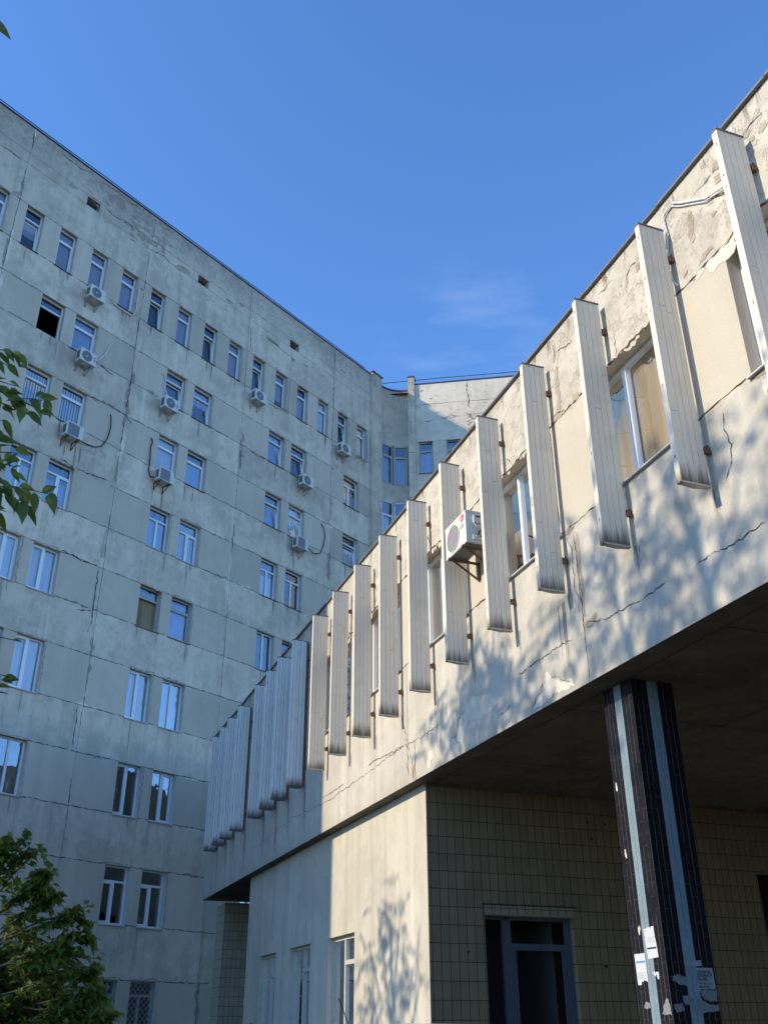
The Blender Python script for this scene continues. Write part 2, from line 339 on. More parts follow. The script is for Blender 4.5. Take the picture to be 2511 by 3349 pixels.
TALLGREY=[ # mortar patches (wide)
  [(18.38, 21.07), (18.42, 20.54), (18.45, 19.88), (18.31, 19.85), (18.32, 20.29)] ,
  [(18.35, 18.74), (18.45, 18.55), (18.48, 17.92), (18.74, 17.83), (18.68, 17.71), (18.4, 17.76), (18.44, 16.65), (18.22, 16.56), (18.24, 17.44), (18.31, 17.85)] ,
  [(16.6, 19.62), (16.92, 19.71), (17.53, 19.72), (18.23, 19.71), (18.22, 19.57), (17.43, 19.51), (16.76, 19.47)] ,
  [(18.0, 16.48), (18.19, 16.49), (18.29, 16.34), (17.96, 16.32)] ,
  [(18.2, 15.05), (18.25, 14.54), (18.0, 14.49), (18.15, 14.75)] ,
  [(18.1, 11.03), (18.21, 11.1), (18.23, 10.64), (18.14, 10.46)] ,
  [(24.42, 24.16), (24.56, 24.15), (24.58, 23.05), (24.47, 23.08)] ,
  [(24.28, 25.15), (24.35, 25.18), (24.29, 24.5), (24.22, 24.55)] ,
  [(30.37, 24.41), (30.6, 24.33), (30.58, 23.14), (30.47, 23.18)] ,
  [(12.06, 29.68), (12.35, 29.91), (12.35, 30.57), (12.47, 30.5), (12.48, 29.77), (12.34, 29.62)] ,
  [(12.3, 27.5), (12.39, 27.41), (12.41, 26.52), (12.35, 26.18), (12.29, 26.66)] ,
  [(24.38, 24.27), (24.53, 24.26), (24.6, 23.42), (24.54, 22.92), (24.47, 23.36)] ,
  [(24.35, 15.89), (24.45, 15.92), (24.42, 15.13), (24.33, 15.23)] ,
  [(24.31, 13.02), (24.48, 13.0), (24.45, 12.44), (24.36, 11.46), (24.18, 11.31), (24.31, 12.29)] ,
]
TC= {'ac1': [(16.71, 27.52), (17.13, 27.49), (17.53, 27.45), (17.94, 27.45), (18.09, 27.58), (18.16, 27.81), (18.15, 28.27), (18.14, 28.69), (18.15, 28.97), (18.21, 29.12), (18.42, 29.12)], 'ac1b': [(17.91, 27.42), (17.87, 27.16), (17.98, 26.92), (18.11, 26.82)], 'ac2': [(16.71, 24.36), (16.92, 24.65), (17.1, 25.0), (17.22, 25.42), (17.37, 25.68)], 'ac3': [(20.14, 24.65), (20.06, 25.01), (20.07, 25.36), (19.96, 25.6), (19.85, 25.64)], 'ac4': [(16.55, 20.66), (16.97, 20.74), (17.28, 20.78), (17.56, 20.96), (17.76, 21.42), (17.82, 21.94), (17.78, 22.33), (17.71, 22.47)], 'ac4b': [(16.56, 20.6), (16.84, 20.48), (17.18, 20.6), (17.44, 21.17), (17.61, 21.83), (17.69, 22.46)], 'ac5': [(20.16, 20.72), (19.89, 20.7), (19.79, 20.93), (19.78, 21.5), (19.74, 21.98), (19.8, 22.23), (19.73, 22.41)], 'ac6': [(25.82, 27.45), (26.32, 27.45), (26.94, 27.52), (27.31, 27.54), (27.31, 28.34), (27.38, 29.02), (27.38, 29.43)], 'ac7': [(29.14, 24.53), (29.23, 25.08), (29.31, 25.64), (29.39, 25.89)], 'ac8': [(31.91, 27.54), (32.43, 27.51), (32.99, 27.54), (33.2, 27.69), (33.23, 28.6), (33.21, 29.31)], 'ac9': [(28.86, 20.98), (29.38, 20.9), (29.8, 21.09), (30.0, 21.57), (30.09, 22.09), (29.99, 22.46), (29.79, 22.63)]}

# ------------------------------------------------------------------ mesh helpers
class MB:
    """collects faces in local (u, out, z) coordinates; sign tells which way 'out' points along local y"""
    def __init__(s, sign=1):
        s.v = []; s.f = []; s.m = []; s.t = []; s.s = sign; s.mats = []; s.sm = []
    def mi(s, m):
        if m not in s.mats: s.mats.append(m)
        return s.mats.index(m)
    def poly(s, pts, m, tone=1.0, smooth=False):
        i = len(s.v); s.v += [(p[0], s.s * p[1], p[2]) for p in pts]
        s.f.append(list(range(i, i + len(pts)))); s.m.append(s.mi(m)); s.t.append(tone); s.sm.append(smooth)
    def wallquad(s, u0, u1, z0, z1, o, m, tone=1.0):
        s.poly([(u0, o, z0), (u1, o, z0), (u1, o, z1), (u0, o, z1)], m, tone)
    def box(s, u0, u1, o0, o1, z0, z1, m, tone=1.0, skip=''):
        A = [(u0, o0, z0), (u1, o0, z0), (u1, o1, z0), (u0, o1, z0), (u0, o0, z1), (u1, o0, z1), (u1, o1, z1), (u0, o1, z1)]
        F = {'b': (0, 3, 2, 1), 't': (4, 5, 6, 7), 'i': (0, 1, 5, 4), 'r': (1, 2, 6, 5), 'o': (2, 3, 7, 6), 'l': (3, 0, 4, 7)}
        for k, q in F.items():
            if k not in skip: s.poly([A[j] for j in q], m, tone)
    def hexa(s, A, m, tone=1.0):
        for q in ((0, 3, 2, 1), (4, 5, 6, 7), (0, 1, 5, 4), (1, 2, 6, 5), (2, 3, 7, 6), (3, 0, 4, 7)): s.poly([A[j] for j in q], m, tone)
    def bar(s, p, q, w, h, m, tone=1.0):
        p = Vector(p); q = Vector(q); d = (q - p).normalized()
        a = d.cross(Vector((0, 0, 1)));
        if a.length < .05: a = Vector((1, 0, 0))
        a.normalize(); b = d.cross(a).normalized(); a *= w / 2; b *= h / 2
        s.hexa([tuple(x) for x in (p - a - b, p + a - b, p + a + b, p - a + b, q - a - b, q + a - b, q + a + b, q - a + b)], m, tone) if 0 else \
        s.hexa([tuple(x) for x in (p - a - b, q - a - b, q + a - b, p + a - b, p - a + b, q - a + b, q + a + b, p + a + b)], m, tone)
    def tube(s, pts, r, m, n=6, smooth=True):
        P = [Vector(p) for p in pts]; rings = []
        for i, p in enumerate(P):
            d = (P[min(i + 1, len(P) - 1)] - P[max(i - 1, 0)])
            d = d.normalized() if d.length > 1e-6 else Vector((0, 0, 1))
            a = d.cross(Vector((.13, .2, .97)));
            if a.length < .1: a = d.cross(Vector((1, 0, 0)))
            a.normalize(); b = d.cross(a); rr = r[i] if isinstance(r, (list, tuple)) else r
            i0 = len(s.v)
            for k in range(n):
                x = p + (a * math.cos(2 * math.pi * k / n) + b * math.sin(2 * math.pi * k / n)) * rr
                s.v.append((x.x, s.s * x.y, x.z))
            rings.append(i0)
        for i in range(len(P) - 1):
            for k in range(n):
                s.f.append([rings[i] + k, rings[i] + (k + 1) % n, rings[i + 1] + (k + 1) % n, rings[i + 1] + k])
                s.m.append(s.mi(m)); s.t.append(1.0); s.sm.append(smooth)
        for j in (0, -1):
            s.f.append([rings[j] + k for k in range(n)]); s.m.append(s.mi(m)); s.t.append(1.0); s.sm.append(False)
    def strip(s, pts, w, m, o=.003, jit=.5, step=.09, taper=True):
        step *= .6
        """jagged crack along a polyline of (u, z) on the wall face"""
        P = []
        for a, b in zip(pts[:-1], pts[1:]):
            L = math.hypot(b[0] - a[0], b[1] - a[1]); n = max(1, int(L / step))
            for k in range(n):
                t = k / n; P.append((a[0] + (b[0] - a[0]) * t, a[1] + (b[1] - a[1]) * t))
        P.append(pts[-1]); n = len(P)
        if n < 2: return
        L, Rr = [], []
        off = 0; o += rnd.uniform(-.0004, .0004)
        for i, p in enumerate(P):
            q = P[min(i + 1, n - 1)]; r = P[max(i - 1, 0)]
            dx, dz = q[0] - r[0], q[1] - r[1]; l = math.hypot(dx, dz) or 1; nx, nz = -dz / l, dx / l
            off = off * .55 + rnd.uniform(-1, 1) * jit * w * 1.7
            ww = w * rnd.uniform(.2, 1.45) * (min(1, min(i, n - 1 - i) / 3 + .15) if taper else 1)
            L.append((p[0] + nx * (off + ww / 2), o, p[1] + nz * (off + ww / 2)))
            Rr.append((p[0] + nx * (off - ww / 2), o, p[1] + nz * (off - ww / 2)))
        for i in range(n - 1): s.poly([L[i], L[i + 1], Rr[i + 1], Rr[i]], m)
    def patch(s, pts, m, o=.004, rough=.03, step=.07, tone=1.0, edge=None):
        """irregular polygon traced on the wall, with a ragged outline"""
        P = []
        n = len(pts)
        for i in range(n):
            a, b = pts[i], pts[(i + 1) % n]
            L = math.hypot(b[0] - a[0], b[1] - a[1]); k = max(1, int(L / step))
            for j in range(k):
                t = j / k; P.append((a[0] + (b[0] - a[0]) * t + rnd.uniform(-rough, rough), a[1] + (b[1] - a[1]) * t + rnd.uniform(-rough, rough)))
        if edge:
            cx = sum(p[0] for p in P) / len(P); cz = sum(p[1] for p in P) / len(P)
            s.poly([(p[0] + (.018 if p[0] > cx else -.012), o - .0015, p[1] + (.02 if p[1] > cz else -.006)) for p in P], edge)
        s.poly([(p[0], o, p[1]) for p in P], m, tone)
    def blob(s, u, z, ru, rz, m, o=.004, n=18, tone=1.0):
        ph = [rnd.uniform(0, 6.28) for _ in range(3)]; o += rnd.uniform(-.0004, .0004)
        s.poly([(u + ru * math.cos(a) * k, o, z + rz * math.sin(a) * k) for a, k in
                ((2 * math.pi * i / n, 1 + .25 * math.sin(2 * (2 * math.pi * i / n) + ph[0]) + .2 * math.sin(3 * (2 * math.pi * i / n) + ph[1]) + rnd.uniform(-.12, .12)) for i in range(n))], m, tone)
    def build(s, name, parent=None, loc=None, rz=None, mw=None):
        me = bpy.data.meshes.new(name); me.from_pydata(s.v, [], s.f)
        for m in s.mats: me.materials.append(m)
        me.polygons.foreach_set('material_index', s.m)
        me.polygons.foreach_set('use_smooth', s.sm)
        at = me.attributes.new('tone', 'FLOAT', 'FACE'); at.data.foreach_set('value', s.t)
        me.update()
        o = bpy.data.objects.new(name, me); COL.objects.link(o)
        if parent: o.parent = parent
        if loc: o.location = loc
        if rz is not None: o.rotation_euler = (0, 0, rz)
        if mw is not None: o.matrix_local = mw
        return o

def thing(name, label, cat, loc=(0, 0, 0), rz=0.0, group=None):
    o = bpy.data.objects.new(name, None); COL.objects.link(o); o.empty_display_size = .3
    o.location = loc; o.rotation_euler = (0, 0, rz); o['label'] = label; o['category'] = cat
    if group: o['group'] = group
    return o
def tag(o, label, cat, group=None):
    o['label'] = label; o['category'] = cat
    if group: o['group'] = group
    return o
def text_mesh(name, body, size, mat_, parent, mw, ext=.0008, sx=1.0, align='LEFT', bold=0.0):
    cu = bpy.data.curves.new(name, 'FONT'); cu.body = body; cu.size = size; cu.extrude = ext; cu.offset = bold; cu.align_x = align
    tmp = bpy.data.objects.new(name, cu); COL.objects.link(tmp)
    me = bpy.data.meshes.new_from_object(tmp); bpy.data.objects.remove(tmp)
    me.transform(Matrix.Diagonal((sx, 1, 1, 1)))
    me.materials.clear(); me.materials.append(mat_); me.name = name
    o = bpy.data.objects.new(name, me); COL.objects.link(o); o.parent = parent; o.matrix_local = mw
    return o

# ------------------------------------------------------------------ frames of reference of the two facades
aL, aR = R(38.4746), R(-20.7878)
dL = Vector((math.sin(aL), math.cos(aL), 0)); nL = Vector((math.cos(aL), -math.sin(aL), 0))
dR = Vector((math.sin(aR), math.cos(aR), 0)); nR = Vector((-math.cos(aR), math.sin(aR), 0))
OT = -nL * 27.5; RZT = math.pi / 2 - aL
OW = -nR * 6.25; RZW = math.pi / 2 - aR

# ------------------------------------------------------------------ windows
def window(parent, sg, u0, u1, z0, z1, rec, kind, frame='pvc', glass='glass', back=None, openw=None, sillm='sill', mw=None, tr=.27, fwid=.055, name='window', backd=.12):
    """kinds: T transom + one sash, TT transom + two sashes, D two sashes, S one sash. openw: 'tilt' lets the sash lean in, 'gone' leaves it out"""
    fm = M[frame]; b = MB(sg); g = MB(sg); o0, o1 = -rec - .07, -rec
    W, H = u1 - u0, z1 - z0
    b.box(u0, u0 + fwid, o0, o1, z0, z1, fm); b.box(u1 - fwid, u1, o0, o1, z0, z1, fm)
    b.box(u0 + fwid, u1 - fwid, o0, o1, z0, z0 + fwid, fm); b.box(u0 + fwid, u1 - fwid, o0, o1, z1 - fwid, z1, fm)
    zt = z1
    if kind[0] == 'T':
        zt = z1 - H * tr; b.box(u0 + fwid, u1 - fwid, o0, o1 + .004, zt - fwid * .6, zt + fwid * .6, fm)
        g.wallquad(u0 + fwid, u1 - fwid, zt + fwid * .6, z1 - fwid, o0 + .035, M[glass])
        zt -= fwid * .6
    else: zt = z1 - fwid
    zb = z0 + fwid
    spans = []
    if kind in ('TT', 'D', 'U'):
        um = (u0 + u1) / 2 if kind != 'U' else u1 - .66; b.box(um - .04, um + .04, o0, o1 + .004, zb, zt, fm)
        spans = [(u0 + fwid, um - .04), (um + .04, u1 - fwid)]
    else: spans = [(u0 + fwid, u1 - fwid)]
    sw = .05
    for i, (a, c) in enumerate(spans):
        if openw == 'gone' and i == 0: continue
        if kind in ('T', 'S') or openw in ('tilt', 'left') and i == 0 or openw == 'right' and i == 1:
            dz = 0.0; dy = 0.0
            if openw == 'tilt': dy = -.13
            # sash frame, top leaning inwards when tilted
            def P(u, o, z):
                t = (z - zb) / (zt - zb); return (u, o + dy * t, z)
            oo0, oo1 = o0 + .012, o1 + .012
            for (ua, ub, za, zc) in ((a, a + sw, zb, zt), (c - sw, c, zb, zt), (a + sw, c - sw, zb, zb + sw), (a + sw, c - sw, zt - sw - (.03 if dy else 0), zt - (.03 if dy else 0))):
                A = [P(ua, oo0, za), P(ub, oo0, za), P(ub, oo1, za), P(ua, oo1, za), P(ua, oo0, zc), P(ub, oo0, zc), P(ub, oo1, zc), P(ua, oo1, zc)]
                b.hexa(A, fm)
            g.poly([P(a + sw, o0 + .04, zb + sw), P(c - sw, o0 + .04, zb + sw), P(c - sw, o0 + .04, zt - sw), P(a + sw, o0 + .04, zt - sw)], M[glass])
        else:
            g.wallquad(a, c, zb, zt, o0 + .035, M[glass])
    f = b.build('window', parent)
    if mw is not None: f.matrix_local = mw
    g.build('pane', f)
    if sillm:
        s_ = MB(sg); s_.hexa([(u0 - .03, -rec, z0 - .012), (u1 + .03, -rec, z0 - .012), (u1 + .03, .05, z0 - .045), (u0 - .03, .05, z0 - .045),
                             (u0 - .03, -rec, z0 + .004), (u1 + .03, -rec, z0 + .004), (u1 + .03, .05, z0 - .028), (u0 - .03, .05, z0 - .028)], M[sillm])
        s_.build('sill', f)
    if back:
        c_ = MB(sg); n = 14; bm, lo, hi = back
        za, zc = z0 + (z1 - z0) * lo, z0 + (z1 - z0) * hi
        for i in range(n):
            ua, ub = u0 + W * i / n, u0 + W * (i + 1) / n
            amp = 0 if bm in ('roller',) else .02
            ya, yb = -rec - backd - amp * math.sin(i * 2.1), -rec - backd - amp * math.sin((i + 1) * 2.1)
            c_.poly([(ua, ya, za), (ub, yb, za), (ub, yb, zc), (ua, ya, zc)], M[bm])
        c_.build('blind' if bm in ('blinds', 'roller') else 'curtain', f)
    return f

# =================================================================== TALL BUILDING
TALL = thing('tall_building', 'tall weathered grey concrete panel building with many windows, in shade behind the low building', 'building', OT, RZT)
TU0, TU1, TROOF = -4.35, 33.5, 33.36
HEAD = {8: 29.58, 7: 26.07, 6: 22.83, 5: 19.57, 4: 16.24, 3: 12.97, 2: 9.66, 1: 6.37, 0: 3.02}
SILL = {8: 27.64, 7: 24.43, 6: 21.22, 5: 17.85, 4: 14.6, 3: 11.2, 2: 7.95, 1: 4.6, 0: 1.45}
wins = []   # (row, column kind, u0, u1, z0, z1, kind, frame, back, open, sill)
REC = .17
for n in range(-11, 14):
    u = 12.79 + 1.507 * n
    bk = {-1: ('roller', 0, 1), 0: ('roller', .35, .8), 1: ('roller', 0, 1), 2: ('roller', 0, 1), 3: ('roller', 0, 1), 4: None, 5: ('roller', 0, 1), 6: None, 7: ('roller', 0, 1), 8: None, 9: ('roller', .25, 1), 10: ('roller', 0, .72), 11: ('curtain', 0, 1), 12: None, 13: ('curtain', .1, 1)}.get(n, ('roller', 0, 1))
    op = 'tilt' if n in (0, 4, 6, 8, 12) else None
    if u > 0: wins.append((8, u, u + .76, 'T', 'pvc', bk, op, 'darksill'))
spec = {  # (row, k, side): kind, frame, back, open, sill
 (7, -1, 'a'): ('T', 'pvc', None, 'gone', None), (7, -1, 'b'): ('T', 'pvc', ('curtainblue', 0, 1), None, 'darksill'),
 (7, 0, 'a'): ('T', 'pvc', None, 'tilt', 'darksill'), (7, 0, 'b'): ('T', 'pvc', ('curtainblue', .5, .95), 'tilt', 'darksill'),
 (7, 1, 'a'): ('T', 'pvc', ('curtainblue', 0, 1), 'tilt', 'darksill'), (7, 1, 'b'): ('T', 'pvc', None, 'tilt', 'darksill'),
 (7, 2, 'a'): ('TT', 'pvc', ('curtain', 0, .5), 'left', 'darksill'),
 (6, -1, 'a'): ('T', 'pvc', ('blinds', 0, .95), 'tilt', 'darksill'), (6, -1, 'b'): ('T', 'pvc', ('blinds', 0, .95), None, 'darksill'),
 (6, 0, 'a'): ('T', 'pvc', ('curtain', 0, 1), None, None), (6, 0, 'b'): ('T', 'pvc', ('curtainblue', 0, .75), None, 'darksill'),
 (6, 1, 'a'): ('T', 'pvc', ('curtainblue', 0, .7), 'tilt', 'darksill'), (6, 1, 'b'): ('T', 'pvc', ('curtain', 0, 1), 'tilt', 'darksill'),
 (6, 2, 'a'): ('T', 'pvc', ('curtain', 0, .6), 'tilt', 'darksill'),
 (5, -1, 'a'): ('TT', 'pvc', ('curtain', 0, .65), None, 'sill'), (5, -1, 'b'): ('TT', 'pvc', ('curtainblue', 0, .6), 'right', 'sill'),
 (5, 0, 'a'): ('TT', 'pvc', ('curtainblue', 0, .7), None, 'sill'), (5, 0, 'b'): ('TT', 'pvc', ('blinds', 0, 1), 'right', 'sill'),
 (5, 1, 'a'): ('TT', 'pvc', ('curtain', 0, .6), None, 'darksill'), (5, 1, 'b'): ('TT', 'pvc', None, None, 'darksill'),
 (4, -1, 'a'): ('D', 'pvc', ('curtain', 0, 1), 'right', 'sill'), (4, -1, 'b'): ('D', 'pvc', ('curtain', 0, 1), 'left', 'sill'),
 (4, 0, 'a'): ('T', 'oldwood', ('curtainwarm', 0, .9), 'gone', 'darksill'), (4, 0, 'b'): ('T', 'oldwood', ('curtainblue', 0, .9), None, 'darksill'),
 (4, 1, 'a'): ('D', 'pvc', None, None, 'darksill'), (4, 1, 'b'): ('T', 'oldwood', None, None, 'darksill'),
 (3, -1, 'b'): ('D', 'pvc', ('curtain', 0, 1), 'left', 'sill'),
 (3, 0, 'a'): ('D', 'pvc', ('curtain', 0, 1), 'left', 'sill'), (3, 0, 'b'): ('D', 'pvc', ('curtain', 0, 1), None, 'sill'),
 (2, -1, 'b'): ('D', 'pvc', ('curtainwarm', 0, 1), None, 'sill'),
 (2, 0, 'a'): ('D', 'pvc', None, 'left', 'sill'), (2, 0, 'b'): ('D', 'pvc', ('curtainwarm', 0, 1), 'right', 'sill'),
 (1, 0, 'a'): ('TT', 'pvc', None, 'left', 'sill'), (1, 0, 'b'): ('TT', 'pvc', None, 'left', 'sill'),
 (0, 0, 'a'): ('TT', 'oldwood', None, None, 'darksill'), (0, 0, 'b'): ('TT', 'oldwood', None, None, 'darksill'),
}
for row in range(8):
    for k in range(-3, 3):
        c = 21.40 + 6.02 * k
        for side, a, e in (('a', -1.28, -.26), ('b', .22, 1.27)):
            if k == 2 and side == 'b': continue
            if k == 2: a, e = -2.05, -.9
            kd = spec.get((row, k, side), ('D' if row in (2, 3, 4) else 'TT' if row < 6 else 'T', 'pvc', rnd.choice([None, ('curtain', 0, 1), ('curtainblue', 0, .8)]), None, 'sill'))
            wins.append((row, c + a, c + e) + kd)
def wallgrid(mb, us, zs, holes, o, mfun, tfun, sub=None):
    us = sorted(set(round(x, 4) for x in us)); zs = sorted(set(round(x, 4) for x in zs))
    for za, zb in zip(zs[:-1], zs[1:]):
        for ua, ub in zip(us[:-1], us[1:]):
            cu, cz = (ua + ub) / 2, (za + zb) / 2
            if any(h[0] < cu < h[1] and h[2] < cz < h[3] for h in holes): continue
            mb.wallquad(ua, ub, za, zb, o, mfun(cu, cz), tfun(cu, cz))
def reveal(mb, h, rec, m, mh=None):
    u0, u1, z0, z1 = h
    mb.poly([(u0, 0, z0), (u0, 0, z1), (u0, -rec, z1), (u0, -rec, z0)], m); mb.poly([(u1, 0, z0), (u1, -rec, z0), (u1, -rec, z1), (u1, 0, z1)], m)
    mb.poly([(u0, 0, z1), (u1, 0, z1), (u1, -rec, z1), (u0, -rec, z1)], mh or m); mb.poly([(u0, 0, z0), (u0, -rec, z0), (u1, -rec, z0), (u1, 0, z0)], m)
holes = [(w_[1], w_[2], SILL[w_[0]], HEAD[w_[0]]) for w_ in wins]
vents = [(3.1 + 6.02 * k, 3.73 + 6.02 * k, 31.46, 31.93) for k in range(0, 5)]
seams = [12.4 + 6.02 * k for k in range(-2, 4)]
def isband(z): return any(SILL[r] < z < HEAD[r] for r in SILL)
tones = {}
def tonef(u, z):
    k = (int((u - 12.4) // 6.02), int(isband(z)), int(z / 3.3))
    if isband(z): k = k + (int(((u - 12.4) / 6.02 % 1) * 3),)
    if k not in tones: tones[k] = rnd.uniform(.90, 1.08)
    return tones[k]
mb = MB(-1)
wallgrid(mb, [TU0, TU1] + seams + [x for h in holes for x in h[:2]] + [x for h in vents for x in h[:2]], [0, TROOF, 31.46, 31.93] + list(HEAD.values()) + list(SILL.values()), holes + vents, 0,
         lambda u, z: M['tallpier'] if isband(z) else M['tall'], tonef)
for h in holes: reveal(mb, h, .36, M['inner'], M['mortar'])
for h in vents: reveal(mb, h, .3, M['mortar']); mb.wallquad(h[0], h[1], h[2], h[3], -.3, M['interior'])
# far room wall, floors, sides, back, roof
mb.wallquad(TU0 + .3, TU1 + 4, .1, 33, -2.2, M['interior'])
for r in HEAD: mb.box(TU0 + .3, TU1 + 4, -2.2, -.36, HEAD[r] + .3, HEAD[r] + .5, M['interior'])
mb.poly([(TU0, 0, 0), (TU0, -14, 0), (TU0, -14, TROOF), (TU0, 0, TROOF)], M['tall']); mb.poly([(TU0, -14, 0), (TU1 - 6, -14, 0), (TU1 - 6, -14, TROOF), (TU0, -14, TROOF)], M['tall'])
mb.poly([(TU0, 0, TROOF - .35), (TU1 + .5, 0, TROOF - .35), (TU1 + .5, -14, TROOF - .35), (TU0, -14, TROOF - .35)], M['roof'])
mb.box(TU0, TU1, -.35, -.30, TROOF - .36, TROOF, M['tall'])
# joints between panels
for z in [x for r in range(9) for x in (HEAD[r], SILL[r])] + [31.46, 32.0]:
    segs = sorted((h[0], h[1]) for h in holes + vents if abs(h[3] - z) < .02 or abs(h[2] - z) < .02)
    cur = TU0
    for a, e in segs + [(TU1, TU1)]:
        if a - cur > .15:
            mb.strip([(cur, z), (a, z)], .03 if z < 31 else .018, M['seam'], .0025, .25, .16, False)
        cur = e
for u in seams:
    z = 0.0
    while z < TROOF - .1:
        z2 = min(z + rnd.uniform(.6, 2.2), TROOF - .05)
        mb.strip([(u + rnd.uniform(-.02, .02), z), (u + rnd.uniform(-.02, .02), z2)], rnd.choice([.012, .018, .028]), M['seam'], .003, .22, .2, False)
        if rnd.random() < .55:
            mb.strip([(u + rnd.uniform(-.05, .06), z + .1), (u + rnd.uniform(-.03, .06), z2)], rnd.uniform(.08, .2), rnd.choice([M['mortar'], M['mortar_dark'], M['tpale'], M['tpale']]), .0015, .28, .2)
        z = z2
for z in [x for r in range(9) for x in (HEAD[r], SILL[r])]:     # smeared repair mortar along the horizontal joints
    for _ in range(9):
        u = rnd.uniform(8, 33); L = rnd.uniform(.5, 1.8)
        if any(h[0] - .1 < u + L / 2 < h[1] + .1 and h[2] - .1 < z < h[3] + .1 for h in holes): continue
        if any((h[0] < u < h[1] or h[0] < u + L < h[1]) for h in holes if abs(h[3] - z) < .02 or abs(h[2] - z) < .02): continue
        mb.strip([(u, z + rnd.uniform(-.04, .04)), (u + L, z + rnd.uniform(-.04, .04))], rnd.uniform(.05, .13), rnd.choice([M['mortar'], M['mortar_dark'], M['tpale'], M['tpale']]), .0012, .4, .14)
for h in holes:                                                # ragged patching beside and above each opening
    if rnd.random() < .7: mb.strip([(h[1] + .05, h[2] - .02), (h[1] + .045, h[3] + .02)], rnd.uniform(.04, .09), rnd.choice([M['mortar'], M['mortar_dark']]), .0018, .25, .1, False)
    if rnd.random() < .8: mb.strip([(h[0] - .03, h[3] + .035), (h[1] + .05, h[3] + .035)], rnd.uniform(.03, .07), rnd.choice([M['mortar'], M['mortar_dark'], M['tspall']]), .0018, .3, .08, False)
for c_ in TALLGREY: mb.patch(c_, rnd.choice([M['mortar'], M['mortar_dark']]), .0026)
for c_ in TALLSPALL: mb.patch(c_, M['tspall'], .0045, .02, .06, 1, M['crack'])
for c_ in TALLCR: mb.strip(c_, .04, M['crack'], .0055, .4, .1)
for _ in range(46):
    u = rnd.uniform(15.2, 19.5); z = TROOF - .15 - abs(rnd.gauss(0, .75)); s_ = rnd.uniform(.04, .2)
    if z > 30.3: mb.blob(u, z, s_ * 1.5, s_ * .8, M['mortar_dark'], .0008 + rnd.random() * .0006)
for _ in range(30):
    u = rnd.uniform(10.5, 32); z = TROOF - .1 - abs(rnd.gauss(0, .8)); s_ = rnd.uniform(.03, .14)
    if z > 30: mb.blob(u, z, s_ * 1.6, s_ * .7, rnd.choice([M['mortar_dark'], M['mortar']]), .0015)
u = 9.0
while u < 33:                                                   # worn dark edge right under the roof flashing
    L = rnd.uniform(.5, 2.5); mb.strip([(u, TROOF - .09), (u + L, TROOF - .09)], rnd.uniform(.03, .10), rnd.choice([M['mortar_dark'], M['tspall'], M['mortar']]), .002, .5, .12); u += L + rnd.uniform(.1, 1.2)
wall = mb.build('wall', TALL)
f_ = MB(-1)
f_.box(TU0 - .03, TU1, -.4, .045, TROOF, TROOF + .05, M['flash'])
f_.build('roof_flashing', TALL)
for (row, u0, u1, kd, fr, bk, op, sm) in wins:
    gk = 'glassold' if fr == 'oldwood' else rnd.choice(['glassdull', 'glassdull', 'glassold']) if row == 8 else rnd.choice(['glass', 'glass', 'glassold'])
    window(TALL, -1, u0, u1, SILL[row], HEAD[row], REC, kd, fr, gk, bk, op, M and sm)
# streaks below the sills
def streakmat(name, col, a):
    s = NT(name); n = s.noise(s.coord((16, 16, .6)), 1, 5, .6)
    tc = s.n('Attribute', attribute_name='tone').outputs['Fac']
    p = s.n('BsdfPrincipled'); p.inputs['Base Color'].default_value = (*col, 1); p.inputs['Roughness'].default_value = .9
    t = s.n('BsdfTransparent'); m = s.n('MixShader')
    s.put(m.inputs[0], s.math('MULTIPLY', s.ramp(n, .38, .62), s.math('MULTIPLY', tc, a)))
    s.t.links.new(t.outputs[0], m.inputs[1]); s.t.links.new(p.outputs[0], m.inputs[2]); s.t.links.new(m.outputs[0], s.out.inputs[0])
    return s.m
M['stl'] = streakmat('lime_run', (.70, .66, .58), .95); M['std'] = streakmat('dirt_run', (.14, .14, .14), .7); M['str'] = streakmat('rust_run', (.22, .12, .06), .8)
def streak(mb_, u, z, w_, L, m, o=.006):
    n = 7; o += rnd.uniform(-.0015, .0015)
    for i in range(n):
        a = (1 - i / n) * (.6 + .4 * min(1, i / 1.5)); x = math.sin(i * 1.7 + u) * .006
        mb_.wallquad(u - w_ / 2 + x, u + w_ / 2 + x, z - L * (i + 1) / n, z - L * i / n, o, m, a)
st_ = MB(-1)
for (row, u0, u1, *_r) in wins:
    if u0 < 8: continue
    z = SILL[row] - .04
    if row <= 3:
        for u in (u0 + .02, u1 - .03): streak(st_, u, z, rnd.uniform(.08, .16), rnd.uniform(1.0, 1.75), M['stl'])
        for _ in range(2): streak(st_, rnd.uniform(u0, u1), z, rnd.uniform(.03, .07), rnd.uniform(.5, 1.4), rnd.choice([M['stl'], M['std']]))
    else:
        for _ in range(3): streak(st_, rnd.uniform(u0, u1), z, rnd.uniform(.05, .14), rnd.uniform(.3, 1.1), rnd.choice([M['std'], M['std'], M['stl']]), .006)
for u, z, w_, L, m in ((16.05, 20.5, .12, 1.1, 'std'), (16.55, 20.45, .09, 1.3, 'str'), (16.75, 20.45, .08, 1.2, 'std'), (20.1, 20.4, .1, .9, 'std'), (20.6, 20.3, .14, 1.2, 'str'), (28.1, 20.4, .1, 1.0, 'std')):
    streak(st_, u, z, w_, L, M[m], .0065)
st_.build('stain_runs', wall)

